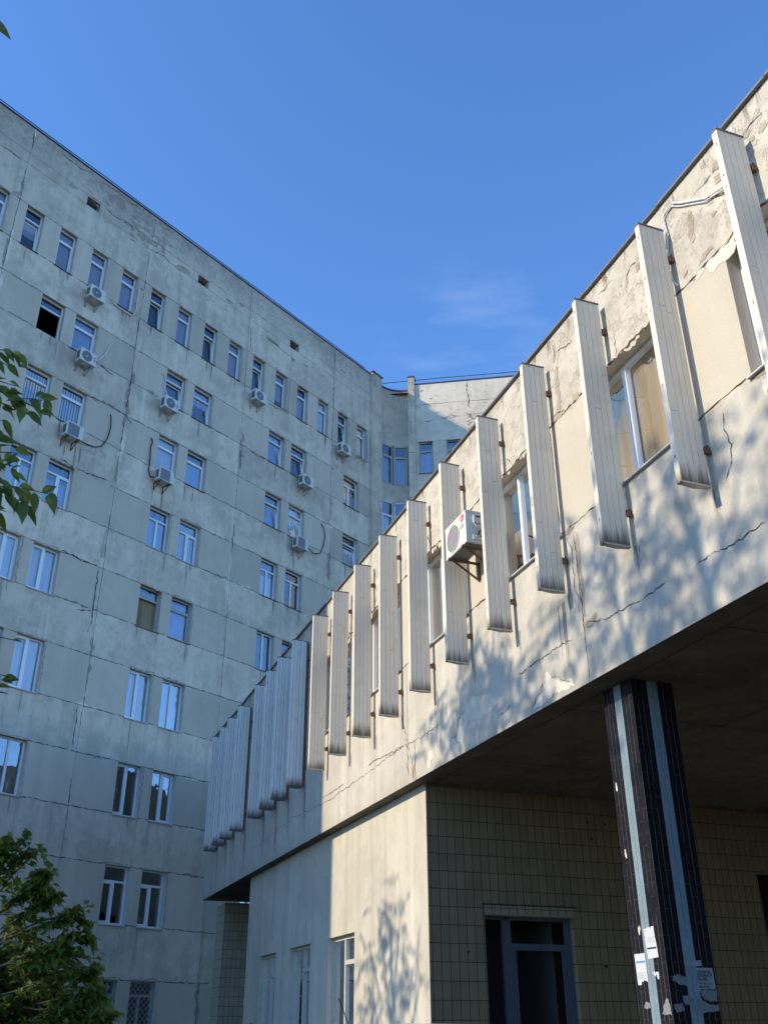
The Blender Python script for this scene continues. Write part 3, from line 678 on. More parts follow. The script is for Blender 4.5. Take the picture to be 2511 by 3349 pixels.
# lattice grilles on the ground floor windows
for u0, u1 in ((20.12, 21.14), (21.62, 22.67)):
    g = MB(-1); z0, z1 = 1.45, 3.02
    n = 8; W = u1 - u0; H = z1 - z0; st = .19
    k = -H
    while k < W:
        a = max(0, k); e = min(W, k + H)
        if e > a:
            g.bar((u0 + a, -.03, z0 + a - k), (u0 + e, -.03, z0 + e - k), .012, .012, M['steel'])
            g.bar((u0 + a, -.045, z1 - (a - k)), (u0 + e, -.045, z1 - (e - k)), .012, .012, M['steel'])
        k += st
    g.build('window_grille', TALL)

# ---- corner pilasters, curved bay and the wing behind
Tinv = Matrix.Translation(OT) @ Matrix.Rotation(RZT, 4, 'Z'); Tinv = Tinv.inverted()
pil = MB(-1); pil.box(33.45, 34.25, -.25, .16, 0, TROOF + .12, M['tall'], .95); pil.box(33.40, 34.32, -.3, .21, TROOF + .12, TROOF + .19, M['flash'])
for z in (29.9, 25.2, 21.0): pil.strip([(34.05, z), (34.24, z - .1)], .06, M['crack'], .163)
for _ in range(16): pil.strip([(rnd.uniform(33.9, 34.2), (zz := rnd.uniform(14, 33))), (rnd.uniform(33.9, 34.2), zz - rnd.uniform(.2, .8))], .035, rnd.choice([M['mortar'], M['mortar_dark']]), .162)
pil.build('pilaster', TALL)
A_, B_ = Vector((-.20, 44.12, 0)), Vector((1.42, 44.66, 0)); ch = B_ - A_; sg_ = .30; L_ = ch.length
Rr = (L_ * L_ / 4 + sg_ * sg_) / (2 * sg_); nn = Vector((-ch.y, ch.x, 0)).normalized()
cc = (A_ + B_) / 2 - nn * (Rr - sg_); half = math.asin(L_ / 2 / Rr); a0 = math.atan2(nn.y, nn.x)
def arc(t): a = a0 + half * (1 - 2 * t); return cc + Vector((math.cos(a), math.sin(a), 0)) * Rr
bay = MB(1); NS = 16
bwin = [(27.1, 29.57), (23.2, 26.07), (19.9, 22.8), (16.6, 19.5)]
bz = sorted([0, TROOF - .15] + [x for q in bwin for x in q])
for za, zb in zip(bz[:-1], bz[1:]):
    hole = any(abs(za - q[0]) < .01 for q in bwin)
    for i in range(NS):
        if hole and 0 < i < NS - 1: continue
        p, q = arc(i / NS), arc((i + 1) / NS)
        bay.poly([(p.x, p.y, za), (q.x, q.y, za), (q.x, q.y, zb), (p.x, p.y, zb)], M['tall'], 1.0 if not hole else .95)
for i in range(NS):
    p, q = arc(i / NS), arc((i + 1) / NS); y = nn * .3
    for z in [x for w_ in bwin for x in w_]: bay.poly([(p.x, p.y, z), (q.x, q.y, z), (q.x + y.x, q.y + y.y, z), (p.x + y.x, p.y + y.y, z)], M['mortar_dark'])
    d = -nn * .04
    bay.poly([(p.x + d.x, p.y + d.y, TROOF - .15), (q.x + d.x, q.y + d.y, TROOF - .15), (q.x + d.x, q.y + d.y, TROOF - .05), (p.x + d.x, p.y + d.y, TROOF - .05)], M['flash'])
    bay.poly([(p.x + d.x, p.y + d.y, TROOF - .15), (q.x + d.x, q.y + d.y, TROOF - .15), (q.x + y.x, q.y + y.y, TROOF - .15), (p.x + y.x, p.y + y.y, TROOF - .15)], M['flash'])
bk_ = nn * 2.5
bay.poly([(A_.x - .5 + bk_.x, A_.y + bk_.y, 0), (B_.x + .5 + bk_.x, B_.y + bk_.y, 0), (B_.x + .5 + bk_.x, B_.y + bk_.y, TROOF - .2), (A_.x - .5 + bk_.x, A_.y + bk_.y, TROOF - .2)], M['interior'])
bay.build('curved_wall', TALL, mw=Tinv)
for wi, (za, zb) in enumerate(bwin):
    for t0, t1 in ((1 / NS, .5), (.5, 1 - 1 / NS)):
        p, q = arc(t0), arc(t1); d = (q - p); ln = d.length
        mw = Tinv @ Matrix.Translation(Vector((p.x, p.y, 0)) + nn * .05) @ Matrix.Rotation(math.atan2(d.y, d.x), 4, 'Z')
        window(TALL, -1, .02, ln - .02, za, zb, .0, 'T', 'oldwood' if wi == 0 else 'pvc', 'glassold' if wi == 0 else 'glass', ('curtainblue' if wi == 0 else 'curtain', 0, .75), None, None, mw=mw, tr=.28, backd=.2, fwid=.075 if wi == 0 else .06)
WD = Vector((.98984, -.14218, 0)); W0 = Vector((1.70, 44.31, 0))
WM = Tinv @ Matrix.Translation(W0) @ Matrix.Rotation(math.atan2(WD.y, WD.x), 4, 'Z')
p2 = MB(-1); p2.box(-.33, .02, -.3, .14, 0, TROOF + .45, M['tall'], 1.0); p2.box(-.36, .06, -.35, .17, TROOF + .45, TROOF + .52, M['flash'])
p2.tube([(-.2, -.1, TROOF + .5), (-.2, -.1, TROOF + .72)], .035, M['crack'])
for _ in range(10): p2.strip([(rnd.uniform(-.28, -.05), (zz := rnd.uniform(24, 33))), (rnd.uniform(-.28, -.05), zz - rnd.uniform(.2, .7))], .04, rnd.choice([M['mortar'], M['mortar_dark']]), .142)
p2.strip([(-.33, 28.9), (.02, 28.85)], .03, M['crack'], .143, .3, .08, False)
p2.build('pilaster', TALL, mw=WM)
wg = MB(-1); WU1 = 16
wh = []
for row in (8, 7, 6, 5, 4):
    for k in range(0, 7):
        u = .18 + 1.5 * k; wh.append((u, u + .77, SILL[row] if row != 8 else 27.62, HEAD[row]))
wallgrid(wg, [.02, WU1, 2.95, 9.0] + [x for h in wh for x in h[:2]], [0, TROOF, 31.98] + [x for h in wh for x in h[2:]], wh, 0, lambda u, z: M['wing'], lambda u, z: 1.0 if not isband(z) else .92)
for h in wh: reveal(wg, h, .3, M['inner'], M['mortar'])
wg.wallquad(0, WU1, 0, TROOF - .4, -2.2, M['interior']); wg.wallquad(0, WU1, 0, TROOF, -12, M['tall'])
wg.poly([(WU1, 0, 0), (WU1, -12, 0), (WU1, -12, TROOF), (WU1, 0, TROOF)], M['tall'])
wg.poly([(-5, -.1, TROOF - .4), (WU1, 0, TROOF - .4), (WU1, -12, TROOF - .4), (-5, -12, TROOF - .4)], M['roof'])
wg.strip([(.05, 31.98), (WU1, 32.02)], .025, M['seam'], .0025, .3, .15, False)
wg.strip([(.05, HEAD[8]), (WU1, HEAD[8])], .02, M['seam'], .0025, .3, .15, False)
wg.strip([(2.95, 33.3), (2.93, 32.6), (2.96, 32.1), (2.98, 31.5)], .05, M['crack'], .003, .5)
wg.strip([(2.96, 31.3), (3.0, 30.6), (2.98, 29.9)], .16, M['mortar_dark'], .0022, .5)
wg.strip([(1.45, 31.0), (2.1, 31.12), (2.5, 31.08)], .10, M['tspall'], .003, .4); wg.strip([(1.5, 30.97), (2.3, 31.03)], .03, M['crack'], .0045, .4)
wg.strip([(.5, 30.9), (1.0, 30.86)], .05, M['crack'], .003, .5); wg.strip([(2.5, 31.08), (5.5, 31.2)], .02, M['crack'], .003, .5)
for _ in range(24): wg.blob(rnd.uniform(.1, 6), rnd.uniform(31.2, 33.2), rnd.uniform(.03, .14), rnd.uniform(.02, .07), rnd.choice([M['mortar'], M['mortar_dark']]), .0014)
wg.box(0.02, WU1, -.35, .04, TROOF, TROOF + .06, M['flash'])
wg.build('wing_wall', TALL, mw=WM)
for h in wh:
    if h[0] < 7: window(TALL, -1, h[0], h[1], h[2], h[3], .12, 'T', 'oldwood' if h[2] > 27 else 'pvc', 'glassold' if h[2] > 27 else 'glass', ('curtainblue', 0, .7), None, 'darksill', mw=WM)

# ---- wire rail along the roof edges (stands on the roof)
def rail(name, label, pts, posts, base, h):
    t = thing(name, label, 'roof wire', (0, 0, 0)); t['group'] = 'thin wire rails along the roof edge'
    b = MB(1); b.tube([(p[0], p[1], p[2]) for p in pts], .022, M['flash'], 5); b.build('wire', t)
    for p in posts:
        q = MB(1); q.tube([(p[0], p[1], base), (p[0], p[1], base + h)], .022, M['steel'], 5); q.build('post', t)
def TP(u, o, z): q = OT + dL * u + nL * o; return (q.x, q.y, z)
pts = []
for i in range(40):
    u = -3 + i * .95
    if u < 33.6: pts.append(TP(u, -.12, TROOF + .31 + .012 * math.sin(u * 1.3)))
rail('roof_wire_rail', 'long thin dark wire on short posts along the roof edge of the shaded left facade', pts, [TP(-.14 + 2.985 * k, -.12, 0) for k in range(0, 12)], TROOF, .31)
pts = [(W0 + WD * u + Vector((.142, .99, 0)) * .12).to_tuple()[:2] + (TROOF + .40 + .012 * math.sin(u),) for u in (-2.2, -1, 0, 1, 2, 3, 5, 7, 9, 12)]
rail('roof_wire_rail', 'thin dark wire on posts along the roof of the far sunlit wing', pts, [(W0 + WD * u + Vector((.142, .99, 0)) * .12) for u in (2.95, 7, 11)], TROOF, .40)

# =================================================================== LOW BUILDING  (local x = along facade, y = out of the facade)
LOW = thing('low_building', 'cream rendered low building with vertical metal sunshade fins, overhanging first floor and tiled portico', 'building', OW, RZW)
def Z(v): return v * 1.25 + 1.6
ZS, ZR = Z(2.93), Z(7.10)          # soffit and roof
LU0, LU1 = -4.0, 32.9
ZH, ZL = Z(5.985), Z(4.62)
lw = [(3.3 + 2.3 * k, 4.87 + 2.3 * k) for k in range(-2, 6)]
lholes = [(a * 1.25, b * 1.25, ZL, ZH) for a, b in lw]
lseams = [9.56 + 5.8 * k for k in range(-2, 5)]
mb = MB(1)
def lm(u, z):
    if ZL < z < ZH: return M['lowpanel']
    return M['low'] if z > ZH else M['lowband']
lt = {}
def ltone(u, z):
    k = (int((u + 10 - 9.56) // 5.8), z > ZH, z > ZL)
    if ZL < z < ZH: k += (int(u / 2.87),)
    if k not in lt: lt[k] = rnd.uniform(.95, 1.04)
    return lt[k]
wallgrid(mb, [LU0, LU1] + lseams + [x for h in lholes for x in h[:2]], [ZS, ZL, ZH, ZR], lholes, 0, lm, ltone)
for h in lholes:
    reveal(mb, h, .30, M['lowpanel'], M['mortar'])
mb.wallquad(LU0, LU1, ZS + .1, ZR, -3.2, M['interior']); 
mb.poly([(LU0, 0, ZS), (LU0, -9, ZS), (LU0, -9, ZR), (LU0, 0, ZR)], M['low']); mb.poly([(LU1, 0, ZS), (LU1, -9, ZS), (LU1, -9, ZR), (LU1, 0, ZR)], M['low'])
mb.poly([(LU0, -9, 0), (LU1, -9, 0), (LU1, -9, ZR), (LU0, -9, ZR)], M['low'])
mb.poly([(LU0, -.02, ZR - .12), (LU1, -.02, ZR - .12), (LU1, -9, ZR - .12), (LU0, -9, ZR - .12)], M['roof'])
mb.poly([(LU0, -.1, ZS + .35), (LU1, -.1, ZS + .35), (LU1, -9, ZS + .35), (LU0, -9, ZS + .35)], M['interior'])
mb.poly([(LU0, -.3, ZH + .4), (LU1, -.3, ZH + .4), (LU1, -9, ZH + .4), (LU0, -9, ZH + .4)], M['lowpanel'])
for z, w_ in ((ZH, .03), (ZL, .022)):
    cur = LU0
    for a, b, *_ in lholes + [(LU1, LU1)]:
        if a - cur > .1: mb.strip([(cur, z), (a, z)], w_, M['crack'], .003, .3, .12, False); mb.strip([(cur, z - .03), (a, z - .03)], .05, M['mortar'], .0015, .4, .12, False)
        cur = b
for u in lseams:
    mb.strip([(u, ZH + .1), (u + .02, ZR - .1)], .03, M['mortar'], .0017, .6, .1); mb.strip([(u, ZS), (u, ZL)], .012, M['crack'], .003, .4, .1)
for h in lholes:
    mb.strip([(h[0] - .05, h[3] + .03), (h[1] + .05, h[3] + .03)], .10, M['mortar'], .0019, .5, .08, False)
    mb.strip([(h[0], h[3] + .01), (h[1], h[3] + .01)], .03, M['crack'], .0036, .5, .08, False)
    for _ in range(3): u = rnd.uniform(*h[:2]); mb.strip([(u, h[3] + .02), (u + rnd.uniform(-.2, .2), h[3] + rnd.uniform(.1, .4))], .014, M['crack'], .0042, .8, .06)
for c_ in LOWPATCH: mb.patch(c_, M['pale'], .0038, .022, .05, 1)
for c_ in LOWSPALL: mb.patch(c_, M['spall'], .0058, .016, .04, 1, M['mortar_dark'])
for c_ in LOWCR: mb.strip(c_, .011, M['crack'], .0070, .9, .06)
pp = []; u = 15.4
while u < 27: pp.append((u, 5.90 + .05 * math.sin(u * .9) + rnd.uniform(-.02, .02))); u += .45
mb.strip(pp, .008, M['crack'], .0078, 1.2, .07, False)
wall = mb.build('upper_wall', LOW)
sm_ = MB(1)                                             # rain runs on the band under the fins
FINU = [4.33, 5.49, 6.65, 7.82, 8.98, 10.13, 11.29, 12.44, 13.59, 14.75, 15.91, 17.27, 18.36, 19.25, 20.22, 21.90, 22.97, 23.80, 24.76]
for i, u in enumerate(FINU):
    if i >= 11:
        streak(sm_, u * 1.25 - .02, 6.5, .10, rnd.uniform(.9, 1.35), M['std']); streak(sm_, u * 1.25 + .1, 6.5, .05, rnd.uniform(.5, 1.3), M['std']); streak(sm_, u * 1.25 - .05, 6.5, .03, rnd.uniform(.3, 1.2), M['str'])
    else:
        for _ in range(2): streak(sm_, u * 1.25 + rnd.uniform(-.1, .1), 6.5, rnd.uniform(.03, .07), rnd.uniform(.2, .5), M['std'])
streak(sm_, 9.98, 6.45, .09, 1.0, M['std']); streak(sm_, 10.12, 6.45, .05, .8, M['std'])
u = LU0 + 4
while u < LU1:                                          # drips hanging down from the roof edge
    streak(sm_, u, ZR - .01, rnd.uniform(.03, .12), rnd.uniform(.08, .35), rnd.choice([M['std'], M['std'], M['str']])); u += rnd.uniform(.15, .7)
sm_.build('stain_runs', wall)
fl = MB(1); u = LU0
while u < LU1:
    e = min(u + rnd.uniform(1.2, 2.6), LU1); dz = rnd.uniform(-.012, .015)
    fl.hexa([(u, -.3, ZR + dz), (e + .03, -.3, ZR + dz), (e + .03, .05, ZR - .01 + dz), (u, .05, ZR - .01 + dz), (u, -.3, ZR + .03 + dz), (e + .03, -.3, ZR + .035 + dz), (e + .03, .05, ZR + .025 + dz), (u, .05, ZR + .02 + dz)], M['lflash'])
    u = e
fl.build('roof_flashing', LOW)
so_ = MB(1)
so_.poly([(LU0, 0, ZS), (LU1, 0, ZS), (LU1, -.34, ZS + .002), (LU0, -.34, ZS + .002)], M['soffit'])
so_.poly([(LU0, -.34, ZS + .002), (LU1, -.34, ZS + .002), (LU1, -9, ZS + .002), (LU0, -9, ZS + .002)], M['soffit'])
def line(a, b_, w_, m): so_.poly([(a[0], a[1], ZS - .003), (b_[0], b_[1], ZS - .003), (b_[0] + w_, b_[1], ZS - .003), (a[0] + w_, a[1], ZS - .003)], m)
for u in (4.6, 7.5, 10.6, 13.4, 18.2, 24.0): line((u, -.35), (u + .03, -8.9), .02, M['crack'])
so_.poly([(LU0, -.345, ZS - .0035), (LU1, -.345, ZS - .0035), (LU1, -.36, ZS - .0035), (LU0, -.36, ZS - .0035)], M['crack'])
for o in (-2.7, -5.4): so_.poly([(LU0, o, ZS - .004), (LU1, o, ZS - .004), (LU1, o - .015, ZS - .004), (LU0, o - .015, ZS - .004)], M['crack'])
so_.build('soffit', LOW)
for (a, b, z0, z1) in lholes[2:]:
    window(LOW, 1, a, b, z0, z1, .17, 'U', 'pvc', 'glasslow', ('curtainwarm', 0, 1), None, 'sill', fwid=.06, backd=.10)
# ---- lower wall (recessed), its windows, and the tiled passages
WT = 12.15 * 1.25; RL = .24; LE = 27.4
low_holes = [(15.0 * 1.25, 16.30 * 1.25, .9, Z(1.31)), (17.28 * 1.25, 18.56 * 1.25, .9, Z(1.31)), (19.52 * 1.25, 20.76 * 1.25, .9, Z(1.31))]
lb = MB(1)
wallgrid(lb, [WT, LE] + [x for h in low_holes for x in h[:2]], [0, .9, Z(1.31), ZS], low_holes, -RL, lambda u, z: M['lowwall'], lambda u, z: 1.0)
for u0, u1, z0, z1 in low_holes:
    for q in ([(u0, -RL, z0), (u0, -RL, z1), (u0, -RL - .4, z1), (u0, -RL - .4, z0)], [(u1, -RL, z0), (u1, -RL, z1), (u1, -RL - .4, z1), (u1, -RL - .4, z0)],
              [(u0, -RL, z1), (u1, -RL, z1), (u1, -RL - .4, z1), (u0, -RL - .4, z1)], [(u0, -RL, z0), (u1, -RL, z0), (u1, -RL - .4, z0), (u0, -RL - .4, z0)]): lb.poly(q, M['lowwall'], .9)
lb.wallquad(WT + .3, LE - .3, 0, ZS, -2.6, M['interior'])
lb.poly([(LE, -RL, 0), (LE, -9, 0), (LE, -9, ZS), (LE, -RL, ZS)], M['lowwall'])
for u in (23.6, 24.8, 22.6):
    streak(lb, u, ZS - .02, .06, rnd.uniform(1.2, 1.9), M['stl'], -RL + .004)
lb.build('lower_wall', LOW)
for (a, b, z0, z1) in low_holes:
    hh = window(LOW, 1, a, b, z0, z1, RL + .10, 'D', 'oldwood', 'glasslow', None, None, None, fwid=.07)
    q = MB(1); q.box(a + .06, (a + b) / 2 - .03, -RL - .175, -RL - .095, z1 - .52, z1 - .44, M['oldwood']); q.build('casement_rail', hh)
M['tile'] = tiles('portico_tiles', 'y', .1506, .2685, .296 + .1506 * 200, -(Z(2.683)) + .2685 * 100, (.21, .16, .095), (.012, .011, .010))
M['tilex'] = tiles('portico_tiles_end', 'x', .1506, .2685, .05, -(Z(2.683)) + .2685 * 100, (.21, .16, .095), (.012, .011, .010))
M['tilepale'] = tiles('worn_pale_tiles', 'y', .1506, .2685, .296 + .1506 * 200, -(Z(2.683)) + .2685 * 100, (.26, .215, .14), (.03, .028, .025), .5)
tb = MB(1)
D0, D1, DT = -.975 * 1.25, -2.285 * 1.25, Z(1.31)
ue = WT
for (o0, o1, z0, z1) in ((-RL, D0, 0, ZS), (D0, D1, DT + .15, ZS), (D1, -9, 0, ZS)):
    if o0 == D1:                                      # a second dark opening further along the wall
        for (a, b, c_, d_) in ((D1, -6.80, 0, ZS), (-6.80, -8.2, Z(2.0), ZS), (-8.2, -9, 0, ZS)): tb.poly([(ue, a, c_), (ue, b, c_), (ue, b, d_), (ue, a, d_)], M['tile'])
    else: tb.poly([(ue, o0, z0), (ue, o1, z0), (ue, o1, z1), (ue, o0, z1)], M['tile'])
for (o, ) in ((D0,), (D1,)): tb.poly([(ue, o, 0), (ue + .25, o, 0), (ue + .25, o, DT), (ue, o, DT)], M['tilex'])
tb.box(ue - .03, ue + .2, D1 - .03, D0 + .02, DT, DT + .15, M['tilepale'])
for _ in range(26): yy = rnd.uniform(-8, -.4); zz = rnd.uniform(.5, 5); rr_ = rnd.uniform(.01, .035); tb.poly([(ue - .003, yy + rr_ * math.cos(a_) * rnd.uniform(.6, 1.3), zz + rr_ * math.sin(a_) * rnd.uniform(.6, 1.3)) for a_ in (0, .8, 1.6, 2.4, 3.2, 4.0, 4.9, 5.6)], rnd.choice([M['crack'], M['tilepale']])) if not (D1 - .1 < yy < D0 + .1 and zz < DT + .25) else None
tb.box(ue - .05, ue, D1 - .05, D0 + .04, DT + .15, DT + .17, M['crack'])
tb.box(ue - .005, ue + .1, -9, -RL, ZS - .05, ZS + .001, M['soffit'])
tb.poly([(ue + 1.6, -.6, 0), (ue + 1.6, -9, 0), (ue + 1.6, -9, ZS), (ue + 1.6, -.6, ZS)], M['interior'])
tb.build('tiled_wall', LOW)
q = MB(1); q.box(3.2, 3.4, -8.9, -.3, 0, ZS, M['tile']); q.build('added_shade_wall', LOW)  # unseen wall added to keep sky light out of the portico
dr = MB(1)
x0 = ue + .14
dr.box(x0, x0 + .07, -1.40 * 1.25, -1.28 * 1.25, 0, DT, M['bluewood']); dr.box(x0, x0 + .07, D1, D1 + .09, 0, DT, M['bluewood']); dr.box(x0, x0 + .07, D1 + .09, -1.40 * 1.25, Z(.91), Z(.99), M['bluewood'])
dr.box(x0, x0 + .07, D1 + .09, D0, DT - .05, DT, M['bluewood']); dr.box(x0 + .015, x0 + .05, D1 + .09, D1 + .17, 0, Z(.91), M['bluewood']); dr.box(x0 + .015, x0 + .05, -1.47 * 1.25, -1.40 * 1.25, 0, Z(.91), M['bluewood'])
d_ = dr.build('door_frame', LOW)
g = MB(1); g.poly([(x0 + .03, D1 + .09, 0), (x0 + .03, -1.4 * 1.25, 0), (x0 + .03, -1.4 * 1.25, DT), (x0 + .03, D1 + .09, DT)], M['glasslow']); g.build('pane', d_)
# far passage, tiled pier next to the tall building
uf = 26.55 * 1.25
M['tilef'] = tiles('far_pier_tiles', 'y', .1506, .2685, .84 + .1506 * 200, -(Z(2.683)) + .2685 * 100, (.34, .30, .21), (.022, .02, .018))
M['tilefx'] = tiles('far_pier_tiles_lit', 'x', .1506, .2685, .05, -(Z(2.683)) + .2685 * 100, (.40, .37, .29), (.05, .045, .04))  # lighter tile copy for the outward face, its light put into the colour
fp = MB(1); fp.poly([(uf, -.82, 0), (uf, -9, 0), (uf, -9, ZS), (uf, -.82, ZS)], M['tilef']); fp.poly([(uf, -.82, 0), (uf + 1.2, -.82, 0), (uf + 1.2, -.82, ZS), (uf, -.82, ZS)], M['tilefx'])
fp.build('tiled_pier', LOW)

# ---- sunshade fins
FZB, FZT = Z(3.915), Z(6.715)
def fin(u, near, seed):
    rr = random.Random(seed); ZB, ZT = FZB + rr.uniform(-.025, .02), FZT + rr.uniform(-.02, .025); fm = M['fin'] if near else M['fin2']
    b = MB(1); th = .075 if near else .095; o0, o1 = .082, .43
    b.box(u + .012, u + th, o0, o1 - .002, ZB + .02, ZT, fm)                       # core, shows as dark grooves between planks
    npl = 4; e = .03; W = (o1 - o0 - e) / npl
    for k in range(npl):
        a = o0 + k * W; c = a + W - (.004 if near else .011)
        z = ZB; cuts = sorted([rr.uniform(ZB + .3, ZT - .3) for _ in range(1 if rr.random() < .6 else 0)])
        for zz in cuts + [ZT]:
            off = 0.0 if near else .02 * (k % 2)
            b.box(u - off, u + .02, a, c, z + (.006 if z > ZB else 0), zz, fm, rr.uniform(.93, 1.05) if near else rr.uniform(.95, 1.25) if k else .7); z = zz
    b.box(u + .006, u + .0125, o0, o1 - e, ZB + .01, ZT - .01, M['groove'])
    zc = rr.uniform(ZT - 1.6, ZT - .5)
    ta, tb_ = (1.04, .97) if near else (.50, .56)
    b.box(u - .004, u + th + .004, o1 - e, o1, ZB - .01, zc, fm, ta); b.box(u - .002, u + th + .002, o1 - e, o1 - .004, zc + .004, ZT, fm, tb_)
    for z in (ZT - .18, ZT - .8, ZB + .3, ZB + 1.2, zc - .08): b.blob(u + th / 2, z, .008, .02, M['rust'], o1 + .001, 8)
    yaw = R(rr.uniform(-2.2, 2.2)); lean = rr.uniform(-.006, .006)
    b.v = [(u + (x - u) * math.cos(yaw) - (y - .08) * math.sin(yaw) + lean * (z - ZB), .08 + (x - u) * math.sin(yaw) + (y - .08) * math.cos(yaw), z) for x, y, z in b.v]
    f = b.build('sunshade_fin', LOW)
    def turn(q): q.v = [(u + (x - u) * math.cos(yaw) - (y - .08) * math.sin(yaw) + lean * (z - ZB), .08 + (x - u) * math.sin(yaw) + (y - .08) * math.cos(yaw), z) for x, y, z in q.v]; return q
    c_ = MB(1); c_.box(u - .012, u + th + .01, o0 - .004, o1 + .006, ZT, ZT + .018, M['lflash'] if near else M['finbar'])
    turn(c_).build('end_cap', f); c_ = MB(1); dz_ = .02 if near else .045
    c_.hexa([(u - .008, o0 - .002, ZB - dz_), (u + th * .6, o0 - .002, ZB - dz_), (u + th + .006, o1 * .55, ZB - dz_), (u - .008, o1 + (.004 if near else .04), ZB - dz_)] + [(u - .008, o0 - .002, ZB), (u + th + .006, o0 - .002, ZB), (u + th + .006, o1 + .004, ZB), (u - .008, o1 + .004, ZB)], M['finbar'] if not near else M['mortar'])
    turn(c_).build('end_cap', f)
    for z in (ZT - .42, ZB + .44):
        q = MB(1); q.box(u - .012, u + .05, .0, .082, z - .03, z + .03, M['rust']); q.box(u - .03, u - .012, .01, .075, z - .055, z - .01, M['rust']); q.box(u - .02, u - .013, .02, .05, z - .01, z + .05, M['rust']); q.build('bracket', f)
    if not near:
        q = MB(1); q.box(u - .006, u + .05, .03, .080, ZB, ZT, M['rust']); q.build('rusty_channel', f)
for i, u in enumerate(FINU): fin(u * 1.25, i < 11, 100 + i)

# ---- portico column
M['coltile'] = None
def colmat(axis, a0, a1):
    s = NT('column_tiles_' + axis); x, y, z = s.xyz(s.coord())[0:3]; u = x if axis == 'x' else y
    t = s.math('DIVIDE', s.math('SUBTRACT', u, a0), a1 - a0)
    cb = s.n('CombineXYZ'); s.put(cb.inputs[0], z); s.put(cb.inputs[1], s.math('MULTIPLY', t, 8.0))
    b = s.n('TexBrick', offset=.5, offset_frequency=2, squash=1.0); s.t.links.new(cb.outputs[0], b.inputs[0])
    b.inputs['Scale'].default_value = 1; b.inputs['Brick Width'].default_value = .26; b.inputs['Row Height'].default_value = 1.0; b.inputs['Mortar Size'].default_value = .003; b.inputs['Mortar Smooth'].default_value = 0
    ln = s.math('GREATER_THAN', s.math('ABSOLUTE', s.math('SUBTRACT', s.math('FRACT', s.math('ADD', s.math('MULTIPLY', t, 8.0), .5)), .5)), -.1)
    fr = s.math('ABSOLUTE', s.math('SUBTRACT', s.math('FRACT', s.math('ADD', s.math('MULTIPLY', t, 8.0), .5)), .5))
    vline = s.math('LESS_THAN', fr, .035)
    stripe = s.math('MULTIPLY', s.math('GREATER_THAN', t, .375), s.math('LESS_THAN', t, .625))
    n = s.noise(s.coord(), 5, 6, .7); n2 = s.noise(s.coord((1, 1, .3)), 7, 5, .7)
    kb = s.scalecol((.20, .265, .30), s.math('ADD', s.math('MULTIPLY', n, .7), .62)); kk = s.scalecol((.008, .008, .011), s.math('ADD', n, .5))
    k = s.mix(stripe, kk, kb)
    mo = s.mix(stripe, (.16, .13, .11), (.05, .09, .12))
    k = s.mix(s.math('MULTIPLY', vline, s.ramp(n2, .36, .5)), k, mo)
    k = s.mix(s.math('MULTIPLY', b.outputs['Fac'], .28), k, mo)
    return s.pbr(k, .38, s.bump(s.math('MULTIPLY', vline, -1), .002), spec=.35)
CU0, CU1, CO0, CO1 = 7.43 * 1.25, 7.9 * 1.25, -.77 * 1.25, -.30 * 1.25
M['colx'] = colmat('x', CU0, CU1); M['coly'] = colmat('y', CO0, CO1)
cb_ = MB(1)
cb_.wallquad(CU0, CU1, 0, ZS, CO1, M['colx']); cb_.wallquad(CU0, CU1, 0, ZS, CO0, M['colx'])
for u in (CU0, CU1): cb_.poly([(u, CO0, 0), (u, CO1, 0), (u, CO1, ZS), (u, CO0, ZS)], M['coly'])
for z, t in ((3.35, .15), (2.55, .3), (4.1, .1)): cb_.blob(CU1 - .59 * t, z, .02, .045, M['pale'], CO1 + .002, 10)
cb_.build('column', LOW)
# ---- cable on the upper wall
cbl = thing('wall_cable', 'pale twin cable sagging across the sunlit upper wall between the two nearest fins', 'cable', OW, RZW)
c_ = MB(1)
c_.tube([(u, .03, z) for u, z in LOWCABLE], .011, M['hosew'], 7); c_.tube([(u + .035, .025, z - .02) for u, z in LOWCABLE[3:]], .008, M['hosew'], 6)
c_.build('cable', cbl); c_ = MB(1); c_.tube([(u, .02, z) for u, z in LOWCABLE2], .007, M['crack'], 5); c_.tube([(4.62, .03, 9.36), (3.0, .03, 9.43)], .008, M['crack'], 5); c_.tube([(4.62, .03, 9.27), (3.0, .03, 9.32)], .008, M['crack'], 5)
c_.build('cable', cbl)

